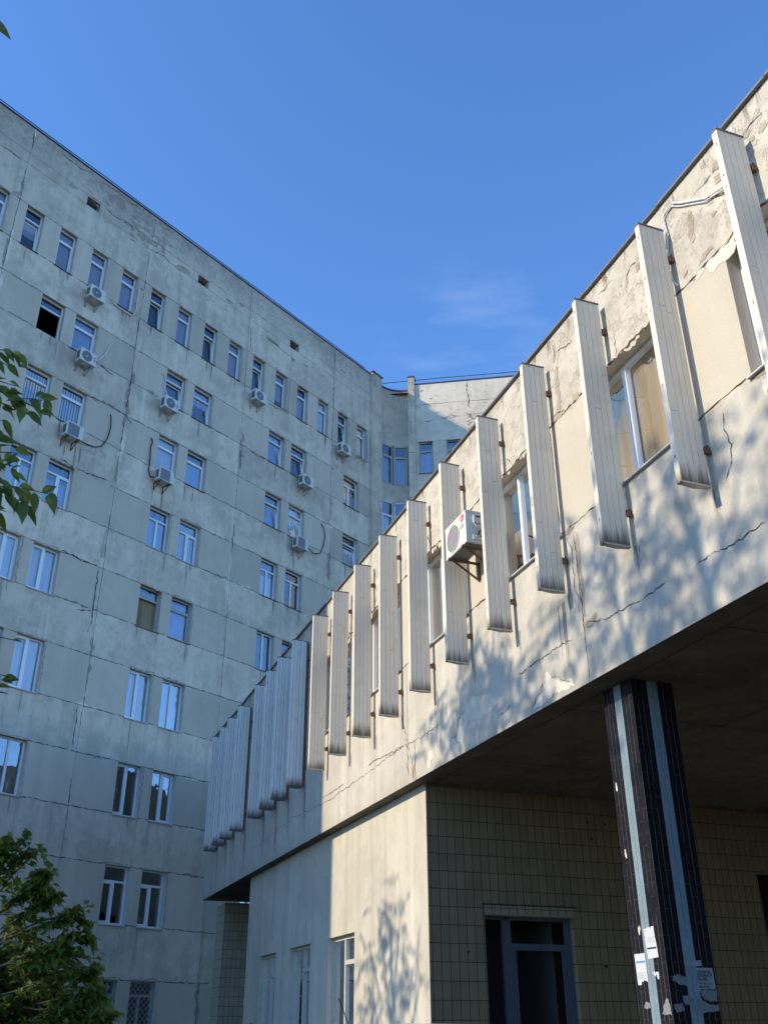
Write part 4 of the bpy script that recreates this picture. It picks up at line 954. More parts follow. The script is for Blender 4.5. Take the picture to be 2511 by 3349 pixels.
# =================================================================== AIR CONDITIONERS
def ring(b, cu, cz, r0, r1, o, m, n=28):
    for i in range(n):
        a, c = 2 * math.pi * i / n, 2 * math.pi * (i + 1) / n
        b.poly([(cu + r0 * math.cos(a), o, cz + r0 * math.sin(a)), (cu + r1 * math.cos(a), o, cz + r1 * math.sin(a)), (cu + r1 * math.cos(c), o, cz + r1 * math.sin(c)), (cu + r0 * math.cos(c), o, cz + r0 * math.sin(c))], m)
def aircon(label, base, rz, sg, u0, z0, W, H, kind, hoses, hosem, frame_rust=False, mark=None, fanleft=True, o0=.16, dep=.29, brk='steel'):
    """wall-hung outdoor unit; u0,z0 = lower corner on the facade"""
    ref = bpy.data.objects.new('t', None); ref.location = base; ref.rotation_euler = (0, 0, rz)
    mwb = Matrix.Translation(base) @ Matrix.Rotation(rz, 4, 'Z')
    loc = mwb @ Vector((u0 + W / 2, 0, z0)); bpy.data.objects.remove(ref)
    t = thing('air_conditioner', label, 'air conditioner', loc, rz, 'air conditioner units hung on the facades')
    b = MB(sg); o1 = o0 + dep; x0, x1 = -W / 2, W / 2
    b.box(x0, x1, o0, o1, 0, H, M['acwhite']); b.box(x0 - .004, x1 + .004, o0 - .004, o1 + .004, H - .03, H + .006, M['acwhite']); b.box(x0 - .002, x1 + .002, o0, o1 + .003, -.002, .03, M['acwhite'], .9)
    # side vent and feet
    for i in range(7 if mark != 'LG' else 0): b.box(x0 - .003, x0 + .002, o0 + .04, o1 - .06, .09 + i * (H - .18) / 7, .09 + (i + .75) * (H - .18) / 7, M['acdark'])
    for x in (x0 + .1, x1 - .14): b.box(x, x + .04, o0 - .02, o1 + .02, -.02, -.002, M['steel'])
    b.build('body', t)
    fl_ = fanleft; cu = (x0 + H * .47 + .03) if fl_ else (x1 - H * .47 - .03); cz = H * .49; r = H * .40
    g = MB(sg); pm = M['acgrey']
    if kind == 'grid':
        g.box(cu - r * 1.08, cu + r * 1.08, o1, o1 + .006, cz - r * 1.1, cz + r * 1.1, M['acgrey'])
        for i in range(12): g.box(cu - r * 1.05, cu + r * 1.05, o1 + .006, o1 + .009, cz - r + i * r / 6, cz - r + i * r / 6 + .006, M['steel'])
        for i in range(12): g.box(cu - r + i * r / 6, cu - r + i * r / 6 + .005, o1 + .0095, o1 + .012, cz - r * 1.05, cz + r * 1.05, M['steel'])
    else:
        g.poly([(cu + r * 1.04 * math.cos(2 * math.pi * i / 32), o1 + .0045, cz + r * 1.04 * math.sin(2 * math.pi * i / 32)) for i in range(32)], pm if kind != 'iris' else M['iris'])
        n = 30
        if kind == 'iris':
            for i in range(-6, 7):
                x = i * r / 6.5; hgt = math.sqrt(max(r * r - x * x, 0)); g.box(cu + x - .002, cu + x + .002, o1 + .006, o1 + .012, cz - hgt, cz + hgt, M['acwhite'])
            ring(g, cu, cz, r * 1.0, r * 1.06, o1 + .009, M['acwhite']); ring(g, cu, cz, r * 1.06, r * 1.075, o1 + .006, M['acgrey'])
        else:
            for i in range(n):
                a = 2 * math.pi * i / n; tw = .25
                g.bar((cu + r * .22 * math.cos(a), o1 + .01, cz + r * .22 * math.sin(a)), (cu + r * math.cos(a + tw), o1 + .01, cz + r * math.sin(a + tw)), .0035, .0035, M['steel'])
            for q in (.45, .62, .8, .98): ring(g, cu, cz, r * q - .002, r * q + .003, o1 + .0125, M['steel'])
            ring(g, cu, cz, r * 1.03, r * 1.08, o1 + .008, M['acwhite'])
            g.poly([(cu + r * .17 * math.cos(2 * math.pi * i / 16), o1 + .014, cz + r * .17 * math.sin(2 * math.pi * i / 16)) for i in range(16)], M['acwhite'])
    g.build('fan_grille', t)
    if mark == 'FUJICO':
        mw = Matrix(((0, -1 * (1 if sg > 0 else 1), 0, (x1 - .035)), (0, 0, -1, 0), (1, 0, 0, H * .28), (0, 0, 0, 1)))
        # letters stand on their side, reading upwards, facing out of the wall
        mw = Matrix.Translation((x1 - .045, sg * (o1 + .006), H * .30)) @ Matrix(((0, -1, 0, 0), (0, 0, -1, 0), (1, 0, 0, 0), (0, 0, 0, 1)))
        text_mesh('lettering', 'FUJICO', .085, M['red'], t, mw, bold=.002, sx=.9)
    if mark == 'LG':
        # low facade: outside is local +y, so letters are turned to face that way
        rot = Matrix(((-1, 0, 0, 0), (0, 0, 1, 0), (0, 1, 0, 0), (0, 0, 0, 1)))
        text_mesh('lettering', 'LG', .095, M['logogrey'], t, Matrix.Translation((x0 + .20, o1 + .004, H * .55)) @ rot, bold=.003)
        lg = MB(sg); cx, cz_ = x0 + .125, H * .55 + .16
        lg.poly([(cx + .062 * math.cos(2 * math.pi * i / 24), o1 + .005, cz_ + .062 * math.sin(2 * math.pi * i / 24)) for i in range(24)], M['red'])
        lg.box(cx - .002, cx + .004, o1 + .0055, o1 + .007, cz_ - .02, cz_ + .028, M['pvc']); lg.box(cx - .016, cx - .002, o1 + .0055, o1 + .007, cz_ - .02, cz_ - .014, M['pvc'])
        for i in range(14):
            a0_, a1_ = [math.pi * .5 + (2 * math.pi - .5 * math.pi) * j / 14 for j in (i, i + 1)]
            lg.poly([(cx - q * math.cos(a), o1 + .0065, cz_ + q * math.sin(a)) for q, a in ((.034, a0_), (.040, a0_), (.040, a1_), (.034, a1_))], M['pvc'])
        lg.build('round_logo', t)
        sd = MB(sg)                                        # connection side faces the viewer
        sd.box(x0 - .035, x0 - .001, o0 + .05, o0 + .19, H * .62, H * .86, M['acwhite'], .95); sd.box(x0 - .038, x0 - .0345, o0 + .07, o0 + .16, H * .8, H * .84, M['acdark'])
        sd.box(x0 - .02, x0 - .001, o0 + .04, o0 + .2, .05, .13, M['acwhite'], .9); sd.build('connection_cover', t)
        hs = MB(sg)
        hs.tube([(x0 - .03, o0 + .19, H * .6), (x0 - .06, o0 + .18, H * .5), (x0 - .05, o0 + .12, H * .42), (x0 - .05, o0 + .0, H * .52), (x0 - .04, .0, H * .6)], .007, M['hosew'])
        hs.tube([(x0 - .01, o0 + .13, .11), (x0 - .05, o0 + .12, .16), (x0 - .06, o0 + .1, H * .36), (x0 - .06, o0 + .05, H * .42), (x0 - .05, .0, H * .5)], .013, M['hoseb'])
        hs.tube([(x0 - .01, o0 + .08, .10), (x0 - .05, o0 + .04, .13), (x0 - .06, o0 + .02, H * .3), (x0 - .06, o0 + .08, H * .4)], .012, M['hoseb'])
        hs.tube([(x0 - .005, o0 + .14, .11), (x0 - .03, o0 + .14, .11)], .025, M['acwhite'], 10); hs.build('hose', t)
        ln = MB(sg)
        ln.box(x0 + .03, x1 - .03, o0 + .02, o1 - .02, -.004, -.002, M['acgrey'])
        ln.build('base_plate', t)
    k = MB(sg); km = M[brk]
    for x in (x0 + .12, x1 - .14):
        k = MB(sg)
        k.bar((x, 0, -.035), (x, o1 + .03, -.035), .032, .032, km); k.bar((x, .02, -.33), (x, .02, -.02), .032, .03, km); k.bar((x, .03, -.31), (x, o1 - .06, -.05), .025, .025, km)
        k.build('bracket', t)
    for hz_, r_ in hoses:
        h_ = MB(sg); h_.tube([(u - (u0 + W / 2), .05 + (.10 if i == 0 else 0), z - z0) for i, (u, z) in enumerate(hz_)], r_, hosem if r_ > .012 else M['hosew'], 6); h_.build('hose', t)
    return t
s = NT('painted_rainbow_fan'); c = s.coord(); n = s.noise(s.coord((5, 5, 7)), 1, 2, .5, 1.5)  # rainbow reflection on the fan, painted as a colour ramp
cr = s.n('ValToRGB'); e = cr.color_ramp.elements; e[0].position = .3; e[0].color = (.40, .50, .10, 1); e[1].position = .75; e[1].color = (.45, .15, .38, 1)
x_ = cr.color_ramp.elements.new(.45); x_.color = (.16, .36, .08, 1); x_ = cr.color_ramp.elements.new(.58); x_.color = (.45, .18, .48, 1)
s.t.links.new(n, cr.inputs[0]); s.pbr(cr.outputs[0], .35, spec=.6); M['iris'] = s.m
T = TC
A = lambda label, u, z, kind, hz_, hm, **kw: aircon(label, OT, RZT, -1, u, z, .70, .54, kind, hz_, M[hm], **kw)
A('white air conditioner under the third top-floor window, long white pipe running to its right', 15.74, 26.87, 'round', [(T['ac1'], .022), (T['ac1b'], .008)], 'hosew')
A('white air conditioner with pink lettering under a blue window, short white hose curving up right', 15.80, 23.82, 'round', [(T['ac2'], .026)], 'hosew', mark='FUJICO')
A('white air conditioner with pink side lettering, white hose rising along its left side', 19.86, 23.86, 'round', [(T['ac3'], .024)], 'hosew', mark='FUJICO')
A('boxy grey grilled air conditioner on rusty brackets under the vertical blinds, black cable looping right', 15.78, 20.50, 'grid', [(T['ac4'], .022), (T['ac4b'], .008)], 'hoseb', brk='rust')
A('boxy grey grilled air conditioner on rusty brackets, black cable hanging down on its left', 20.02, 20.55, 'grid', [(T['ac5'], .024)], 'hoseb', brk='rust')
A('white air conditioner under a top-floor window, white pipe turning up between two windows', 24.72, 26.87, 'round', [(T['ac6'], .022)], 'hosew')
A('white air conditioner below an open blue window, thin white hose rising on its right', 28.05, 23.92, 'round', [(T['ac7'], .018)], 'hosew')
A('white air conditioner near the corner pilaster, white pipe turning up beside the last window', 30.70, 26.95, 'round', [(T['ac8'], .022)], 'hosew')
A('grey grilled air conditioner low on the shaded facade, black cable looping up to its right', 27.83, 20.60, 'grid', [(T['ac9'], .02)], 'hoseb')
aircon('large white air conditioner with round red logo and fan painted with a rainbow sheen, hung between the sunlit fins', OW, RZW, 1, 9.34 * 1.25, Z(5.15), .745, .53, 'iris', [], M['hoseb'], mark='LG', fanleft=False, o0=.19, dep=.31, brk='rust')

# =================================================================== NOTICES ON THE COLUMN
M['paper'] = simple('white_paper', (.50, .52, .55), .8, .08, 6); M['papergrey'] = simple('printed_grey_paper', (.27, .28, .30), .85, .5, 34); M['ink'] = simple('printing_ink', (.02, .02, .04), .7, .1); M['blueink'] = simple('blue_print', (.10, .22, .50), .6, .1); M['torn'] = simple('torn_paper_layers', (.20, .205, .215), .9, .9, 30)
colM = Matrix.Translation(OW) @ Matrix.Rotation(RZW, 4, 'Z')
# face frames: F1 = outward face (x grows towards the viewer's right = decreasing u), F2 = face towards the viewer
def face1(t, z, lift=.004): return colM @ Matrix.Translation((CU1 - t * (CU1 - CU0), CO1 + lift, z)) @ Matrix(((-1, 0, 0, 0), (0, 0, 1, 0), (0, 1, 0, 0), (0, 0, 0, 1)))
def face2(t, z, lift=.004): return colM @ Matrix.Translation((CU0 - lift, CO1 - t * (CO1 - CO0), z)) @ Matrix(((0, 0, -1, 0), (-1, 0, 0, 0), (0, 1, 0, 0), (0, 0, 0, 1)))
def notice(label, mw, outline, m, extras, texts=(), grp=None, name='paper_notice'):
    me = bpy.data.meshes.new(name); n = len(outline)
    vv = [(x, y, 0) for x, y in outline] + [(x, y, .0012) for x, y in outline]
    me.from_pydata(vv, [], [list(range(n))[::-1], list(range(n, 2 * n))] + [[i, (i + 1) % n, n + (i + 1) % n, n + i] for i in range(n)])
    me.materials.append(m); o = bpy.data.objects.new(name, me); COL.objects.link(o); o.matrix_world = mw
    tag(o, label, 'notice', grp or 'paper notices stuck on the tiled column')
    for (x0, x1, y0, y1, mm) in extras:
        e_ = MB(1); e_.poly([(x0, y0, .0022), (x1, y0, .0022), (x1, y1, .0022), (x0, y1, .0022)], mm); e_.build('print', o)
    for (txt, x, y, sz, mm) in texts:
        text_mesh('lettering', txt, sz, mm, o, Matrix.Translation((x, y, .0026)), ext=.0003, bold=sz * .03)
    return o
def fl_notice(label, face, pts, m, extras=(), texts=(), lift=.004, name='paper_notice', grp=None):
    x0 = min(p[0] for p in pts); z0 = min(p[1] for p in pts)
    f = face1 if face == 1 else face2
    mw = f(0, 0, lift) @ Matrix.Translation((x0, z0, 0))
    return notice(label, mw, [(x - x0, y - z0) for x, y in pts], m, [(a - x0, b - x0, c - z0, d - z0, mm) for a, b, c, d, mm in extras], [(t, x - x0, y - z0, sz, mm) for t, x, y, sz, mm in texts], grp, name)
I = M['ink']
fl_notice('white paper notice with a black band across its middle, stuck over the pale blue stripe', 1, [(.283, 2.255), (.473, 2.267), (.466, 2.36), (.461, 2.403), (.452, 2.463), (.447, 2.57), (.396, 2.567), (.387, 2.548), (.378, 2.562), (.319, 2.563), (.307, 2.543), (.303, 2.555), (.258, 2.558)][:12] + [(.262, 2.55)], M['paper'],
          [(.288, .455, 2.350, 2.367, I), (.27, .31, 2.535, 2.538, M['logogrey']), (.27, .31, 2.523, 2.525, M['logogrey'])] + [(.30 + .01 * (i % 2), .445 - .02 * (i % 3), 2.462 - .012 * i, 2.465 - .012 * i, M['logogrey']) for i in range(5)])
fl_notice('white paper notice with a blue band near its top, lower left on the black tiles', 1, [(.045, 2.017), (.11, 2.015), (.118, 2.049), (.147, 2.044), (.168, 2.061), (.236, 2.04), (.234, 2.2), (.230, 2.321), (.098, 2.318), (.034, 2.319), (.04, 2.15)], M['paper'],
          [(.052, .221, 2.228, 2.247, M['blueink'])] + [(.06, .2 - .03 * (i % 2), 2.13 - .014 * i, 2.134 - .014 * i, M['logogrey']) for i in range(5)])
fl_notice('small torn white paper scrap hanging right of the pale blue stripe', 1, [(.324, 2.134), (.378, 2.084), (.388, 2.102), (.401, 2.101), (.409, 2.064), (.437, 2.058), (.443, 2.128), (.397, 2.13), (.381, 2.12), (.378, 2.131)], M['paper'])
fl_notice('blank grey paper strip glued across the dark blue stripe above the printed poster', 2, [(.242, 2.183), (.363, 2.178), (.431, 2.182), (.432, 2.236), (.34, 2.233), (.23, 2.227)], M['papergrey'])
fl_notice('grey printed poster with bold black Cyrillic words on the right side of the column', 2, [(.349, 1.963), (.45, 1.966), (.559, 1.962), (.565, 1.975), (.561, 2.07), (.559, 2.162), (.45, 2.164), (.352, 2.162), (.350, 2.06)], M['papergrey'],
          [(.352, .560, 2.159, 2.163, M['paper']), (.554, .5585, 1.98, 2.16, M['paper']), (.355, .45, 1.964, 1.968, M['paper'])], [('МАКУЛАТУРУ', .368, 2.118, .023, I), ('БУМАГУ', .356, 2.078, .046, I), ('А4 100', .356, 2.042, .040, I), ('КАРТОН А3, А4', .362, 2.008, .020, I), ('066 459 587', .362, 1.976, .025, I)], lift=.006)
for j, (face, pts) in enumerate(((2, [(.052, 2.084), (.144, 2.104), (.227, 2.067), (.215, 1.999), (.128, 2.008), (.057, 2.036)]), (2, [(.372, 1.953), (.579, 1.954), (.567, 1.858), (.481, 1.848), (.385, 1.886)]), (2, [(.134, 1.903), (.236, 1.904), (.239, 1.819), (.157, 1.818)]),
                    (2, [(.032, 1.818), (.123, 1.837), (.141, 1.762), (.045, 1.748)]), (2, [(.243, 1.876), (.371, 1.876), (.45, 1.82), (.578, 1.82), (.573, 1.763), (.358, 1.744), (.248, 1.762)]), (1, [(.535, 1.884), (.575, 1.80), (.58, 1.725), (.418, 1.736), (.49, 1.857)]), (1, [(.129, 1.847), (.224, 1.849), (.231, 1.796), (.107, 1.789)]))):
    pp = []
    for i in range(len(pts)):
        a, b = pts[i], pts[(i + 1) % len(pts)]
        for k in range(6):
            t = k / 6; pp.append((a[0] + (b[0] - a[0]) * t + rnd.uniform(-.008, .008), a[1] + (b[1] - a[1]) * t + rnd.uniform(-.008, .008)))
    fl_notice(['ragged grey paper remnant at the top left of the torn layer on the right face', 'torn crumpled paper directly under the printed poster', 'small torn paper square left of the dark blue stripe', 'lowest left torn paper scrap on the right face', 'widest torn paper layer at the foot of the dark blue stripe', 'torn yellowish paper remnant near the corner of the left face', 'small torn paper remnant at the bottom of the left black strip'][j], face, pp, M['torn'], lift=.003 + .0004 * j, name='torn_paper', grp='torn paper remnants on the column')


# =================================================================== GROUND
def sheet(name, pts, z, m, kind='structure'):
    b = MB(1); b.poly([(x, y, z) for x, y in pts], m); o = b.build(name); o['kind'] = kind; return o
def groundmat(name, c1, c2, sc):
    s = NT(name); n = s.noise(s.coord(), sc, 8, .7); f = s.noise(s.coord(), 60, 3, .7)
    k = s.scalecol(s.mix(n, c1, c2), s.math('ADD', s.math('MULTIPLY', f, .5), .75)); return s.pbr(k, .95, s.bump(f, .01), spec=.1)
M['earth'] = groundmat('dry_grass_ground', (.06, .07, .03), (.10, .09, .06), .4)
M['asph'] = groundmat('asphalt', (.05, .05, .052), (.075, .073, .07), .8)
M['pave'] = groundmat('concrete_paving', (.13, .125, .115), (.18, .17, .16), .9)
sheet('ground', [(-600, -600), (600, -600), (600, 600), (-600, 600)], -.004, M['earth'])
sheet('road', [(-3.5, -40), (1.5, -40), (-1.0, 14), (-9.5, 36), (-14, 33), (-5.5, 12)], .0, M['asph'])
def LP(u, o): q = OW + dR * u + nR * o; return (q.x, q.y)
sheet('pavement', [LP(-8, .9), LP(36, .9), LP(36, -9), LP(-8, -9)], .12, M['pave'])
kb = MB(1)
kb.box(-8, 36, .9, 1.05, -.02, .125, M['pave']); k_ = kb.build('kerb', None, OW, RZW); k_['kind'] = 'structure'

# =================================================================== VEGETATION
def leafmat(name, c1, c2, back):
    s = NT(name); oi = s.n('Attribute', attribute_name='tone').outputs['Fac']
    n = s.noise(s.coord(), 30, 3, .6)
    k = s.mix(oi, c1, c2); k = s.scalecol(k, s.math('ADD', s.math('MULTIPLY', n, .5), .75))
    p = s.n('BsdfPrincipled'); s.put(p.inputs['Base Color'], k); p.inputs['Roughness'].default_value = .45; p.inputs['Specular IOR Level'].default_value = .35
    t = s.n('BsdfTranslucent'); s.put(t.inputs[0], s.mix(.5, k, back)); m = s.n('MixShader'); m.inputs[0].default_value = .35
    s.t.links.new(p.outputs[0], m.inputs[1]); s.t.links.new(t.outputs[0], m.inputs[2]); s.t.links.new(m.outputs[0], s.out.inputs[0]); return s.m
M['leaf'] = leafmat('shrub_leaf', (.045, .085, .014), (.14, .20, .035), (.30, .36, .05))
M['leafd'] = leafmat('tree_leaf', (.04, .065, .015), (.08, .115, .025), (.20, .28, .04))
M['leafb'] = leafmat('branch_leaf', (.05, .10, .018), (.14, .21, .035), (.28, .36, .06))
M['bark'] = simple('bark', (.075, .06, .045), .95, .4, 14, bd=.01)
M['twig'] = simple('twig_bark', (.06, .055, .03), .9, .3, 20)
def leaf(b, p, d, nrm, L, W, m, tone, lobes=False):
    """one leaf: folded along its midrib, drooping tip"""
    d = d.normalized(); s_ = d.cross(nrm); s_ = s_.normalized() if s_.length > .01 else Vector((1, 0, 0)); u_ = s_.cross(d).normalized()
    prof = ((.0, .0), (.12, .30), (.3, .5), (.5, .46), (.72, .30), (1, .0)) if not lobes else ((0, 0), (.15, .35), (.28, .55), (.36, .34), (.55, .46), (.66, .2), (1, 0))
    if lobes == 'tooth': prof = ((0, 0), (.08, .2), (.2, .42), (.26, .40), (.36, .50), (.42, .45), (.52, .46), (.58, .38), (.68, .34), (.74, .25), (.86, .13), (1, 0))
    mid = [p + d * (L * t) - Vector((0, 0, 1)) * (L * .28 * t * t) for t, _ in prof]
    for sd in (1, -1):
        ed = [mid[i] + s_ * (sd * prof[i][1] * W) + u_ * (prof[i][1] * W * .35) for i in range(len(prof))]
        b.poly([tuple(q) for q in mid] + [tuple(q) for q in ed[-2:0:-1]], m, tone)
def rv(s=1.0, z=1.0): return Vector((rnd.gauss(0, s), rnd.gauss(0, s), rnd.gauss(0, s) * z))
def limb(b, p, q, r0, r1, m, bend=.12, n=6):
    L = (q - p).length; o = rv(bend * L * .5); pts = []
    for i in range(n + 1):
        t = i / n; pts.append(p.lerp(q, t) + o * math.sin(math.pi * t) + (rv(L * .012) if 0 < i < n else Vector()))
    b.tube([tuple(x) for x in pts], [r0 + (r1 - r0) * i / n for i in range(n + 1)], m, 7); return pts
def spray(lb_, tw, p, d, L, nl, ls, m, lobes, droop=.25, comp=False):
    """a leafy twig"""
    d = d.normalized(); pts = []
    for i in range(7):
        t = i / 6; pts.append(p + d * (L * t) - Vector((0, 0, 1)) * (L * droop * t * t) + (rv(L * .01) if i else Vector()))
    tw.tube([tuple(x) for x in pts], [.006 * (1.2 - i / 6) + .0015 for i in range(7)], M['twig'], 4)
    for i in range(nl):
        t = .12 + .88 * (i + rnd.random() * .6) / nl; k = min(int(t * 6), 5); q = pts[k].lerp(pts[k + 1], t * 6 - k)
        sd = 1 if i % 2 else -1; side = d.cross(Vector((0, 0, 1)))
        side = side.normalized() if side.length > .1 else Vector((1, 0, 0))
        dd = d * .6 + side * sd * rnd.uniform(.5, 1.1) + Vector((0, 0, rnd.uniform(-.5, .15)))
        q2 = q + dd.normalized() * rnd.uniform(.01, .04)
        s_ = ls * rnd.uniform(.65, 1.2); leaf(lb_, q2, dd + rv(.15), Vector((0, 0, 1)) + rv(.45), s_, s_ * (.62 if not lobes else .8), m, rnd.random(), lobes)
        if comp and rnd.random() < .8:
            for _ in range(2): leaf(lb_, q2 + rv(.02), dd + rv(.5), Vector((0, 0, 1)) + rv(.5), s_ * .8, s_ * .5, m, rnd.random(), lobes)

def tree(name, label, cat, base, h, crown, nspray, ls, leafm, lobes, trunk_r, nl=9, sl=.7, group=None, shell=.45, comp=False, more=(), lt=.32):
    """crown = (centre, (rx, ry, rz))"""
    t = thing(name, label, cat, base, 0, group); c, rad = Vector(crown[0]) - Vector(base), crown[1]
    tr = MB(1); lf = MB(1)
    top = Vector((c.x * .6, c.y * .6, c.z + rad[2] * .35)); tp = limb(tr, Vector((0, 0, -.05)), top, trunk_r, trunk_r * .25, M['bark'], .05, 9)
    nb = 11; tips = []
    for i in range(nb):
        a = 2.4 * i; st = tp[3 + i % 6]; e_ = rnd.uniform(.35, .8)
        q = c + Vector((math.cos(a) * rad[0] * e_, math.sin(a) * rad[1] * e_, rnd.uniform(-.5, .75) * rad[2]))
        bp_ = limb(tr, st, q, trunk_r * lt, trunk_r * .08, M['bark'], .12, 6); tips += bp_[2:]
    vols = [(c, rad)] + [(Vector(m_[0]) - Vector(base), m_[1]) for m_ in more]
    for i in range(nspray):
        c, rad = vols[i % len(vols)]
        while True:
            v = Vector((rnd.uniform(-1, 1), rnd.uniform(-1, 1), rnd.uniform(-1, 1)))
            if shell < v.length < 1: break
        # clumps: pull towards lumpy shell
        lump = .80 + .25 * math.sin(v.x * 5 + 1) * math.sin(v.y * 4.3 + 2) + .12 * math.sin(v.z * 7)
        p = c + Vector((v.x * rad[0], v.y * rad[1], v.z * rad[2])) * lump
        n_ = min(tips, key=lambda q: (q - p).length)
        st = p - (p - n_) * rnd.uniform(.15, .4)
        if i % 3 == 0: tr.tube([tuple(n_), tuple(n_.lerp(st, .5) + rv(.03)), tuple(st)], [.012, .009, .006], M['twig'], 4)
        d = (p - n_); d.z *= .4; d = d.normalized() + rv(.25, .6)
        spray(lf, tr, st, d, sl * rnd.uniform(.6, 1.2), nl, ls, leafm, lobes, .22, comp)
    tr.build('trunk', t); lf.build('crown', t)
    return t
B = (-2.9, 7.8, 0)
sh = tree('garden_shrub', 'dense green leafy shrub in the bottom left corner in front of the shaded facade', 'shrub', B, 3, ((-2.6, 7.7, .95), (.93, 1.0, 1.42)), 2700, .085, M['leaf'], True, .025, 8, .38, shell=.1, comp=True, lt=.25, more=(((-3.25, 7.6, 1.6), (.75, .8, 1.35)), ((-3.1, 7.2, .9), (.9, .8, 1.2))))
# pointed sprays that stick out of the shrub to the right and upwards
tw, lf = MB(1), MB(1)
def PD(dx, dy, dz, dist): return Vector((dx * dist, dy * dist, 1.6 + dz * dist))
Bv = Vector(B)
for (p, q, n_) in (((-.36, .93, .10), (-.333, .94, .168), 12), ((-.35, .935, .09), (-.305, .95, .135), 12), ((-.345, .938, .07), (-.268, .963, .103), 14), ((-.33, .944, .06), (-.262, .965, .082), 13), ((-.33, .944, .03), (-.255, .967, .052), 14),
                   ((-.31, .95, .02), (-.245, .969, .033), 12), ((-.30, .95, -.01), (-.236, .972, .012), 14), ((-.34, .94, .08), (-.30, .953, .115), 12), ((-.33, .944, .0), (-.262, .965, .03), 14), ((-.32, .945, -.02), (-.25, .968, -.005), 14),
                   ((-.36, .933, .12), (-.35, .936, .158), 10), ((-.31, .95, -.01), (-.268, .963, .018), 16), ((-.34, .94, .05), (-.285, .958, .07), 14), ((-.34, .94, .1), (-.318, .948, .135), 10)):
    a, e_ = PD(*p, 7.6) - Bv, PD(*q, 7.4) - Bv
    limb(tw, a, a.lerp(e_, .5), .0035, .003, M['twig'], .05, 4)
    for k in range(5):
        st = a.lerp(e_, -.1 + .2 * k); spray(lf, tw, st, (e_ - st) + rv(.06), (e_ - st).length * (1.02 if k == 0 else .7), n_, .085, M['leaf'], True, .10, True)
tw.build('outer_twigs', sh); lf.build('outer_leaves', sh)

# broad-leaved tree standing just outside the left edge; its branch ends reach into the view
TB = (-4.6, 4.2, 0)
bt = tree('broadleaf_tree', 'tree at the left edge with broad toothed dark green leaves hanging on thin branches', 'tree', TB, 8.6, ((-4.9, 3.9, 6.0), (1.5, 1.4, 2.5)), 260, .13, M['leafd'], False, .13, 8, .7, shell=.2)
tw, lf = MB(1), MB(1); TBv = Vector(TB)
def bough(start, tip, dist, nl, ls, spread=.25, sub=()):
    a = PD(*start, dist) - TBv; e_ = PD(*tip, dist) - TBv
    zz = PD(*start, dist).z; rz_ = round(zz / .9) * .9
    root = Vector((-4.6 + .06 * math.sin(rz_ * 9), 4.2 + .2 * math.cos(rz_ * 5), rz_ - .75)) - TBv; node = root.lerp(a, .45) + Vector((0, 0, .12))
    limb(tw, root, node, .016, .009, M['bark'], .10, 5); limb(tw, node, a, .008, .005, M['twig'], .16, 7)
    for _ in range(2): spray(lf, tw, node.lerp(a, rnd.uniform(0, .55)), rv(1, .4) + Vector((-.6, -.5, 0)), .45, 7, .10, M['leafb'], 'tooth', .2)
    pts = limb(tw, a, e_, .006, .002, M['twig'], .06, 6)
    L = (e_ - a).length
    for i in range(nl):
        t = (i + .7) / nl; k = min(int(t * 6), 5); q = pts[k].lerp(pts[k + 1], t * 6 - k); d = (e_ - a).normalized()
        sd = 1 if i % 2 else -1
        dd = d * .5 + Vector((0, 0, 1)) * (sd * .45 - .45) + rv(.3); s_ = ls * rnd.uniform(.7, 1.2)
        leaf(lf, q + rv(.012), dd, Vector((.2, -1, .35)) + rv(.5), s_, s_ * rnd.uniform(.42, .6), M['leafb'], rnd.random(), 'tooth')
        if rnd.random() < .5: leaf(lf, q + rv(.03), dd + rv(.5), Vector((.2, -1, .35)) + rv(.7), s_ * .8, s_ * .4, M['leafb'], rnd.random(), 'tooth')
for st, tp, n_, ls in (((-.47, .883, .70), (-.418, .908, .695), 8, .10), ((-.47, .883, .69), (-.43, .903, .675), 6, .10),
                       ((-.47, .883, .645), (-.388, .922, .640), 15, .115), ((-.47, .883, .63), (-.40, .916, .622), 10, .11), ((-.47, .883, .655), (-.418, .909, .652), 7, .12),
                       ((-.47, .883, .60), (-.425, .905, .602), 5, .16), ((-.46, .888, .585), (-.425, .905, .575), 6, .13),
                       ((-.46, .888, .535), (-.368, .930, .522), 15, .115), ((-.46, .888, .515), (-.385, .923, .507), 10, .12), ((-.45, .893, .545), (-.40, .917, .55), 6, .11), ((-.46, .888, .50), (-.405, .914, .492), 7, .13), ((-.45, .893, .56), (-.405, .914, .565), 6, .12),
                       ((-.43, .903, .36), (-.372, .928, .350), 6, .085), ((-.43, .903, .32), (-.374, .927, .312), 6, .085), ((-.43, .903, .305), (-.385, .923, .296), 4, .09)):
    bough(st, tp, 5.4, n_, ls)
a = PD(-.535, .845, 1.215, 5.0) - TBv
leaf(lf, a, Vector((.8, .5, -.25)), Vector((.1, -1, .2)), .17, .10, M['leafd'], .2); limb(tw, Vector((-.3, 0, 7.2)), a, .012, .003, M['twig'], .05, 5)
tw.build('outer_twigs', bt); lf.build('outer_leaves', bt)
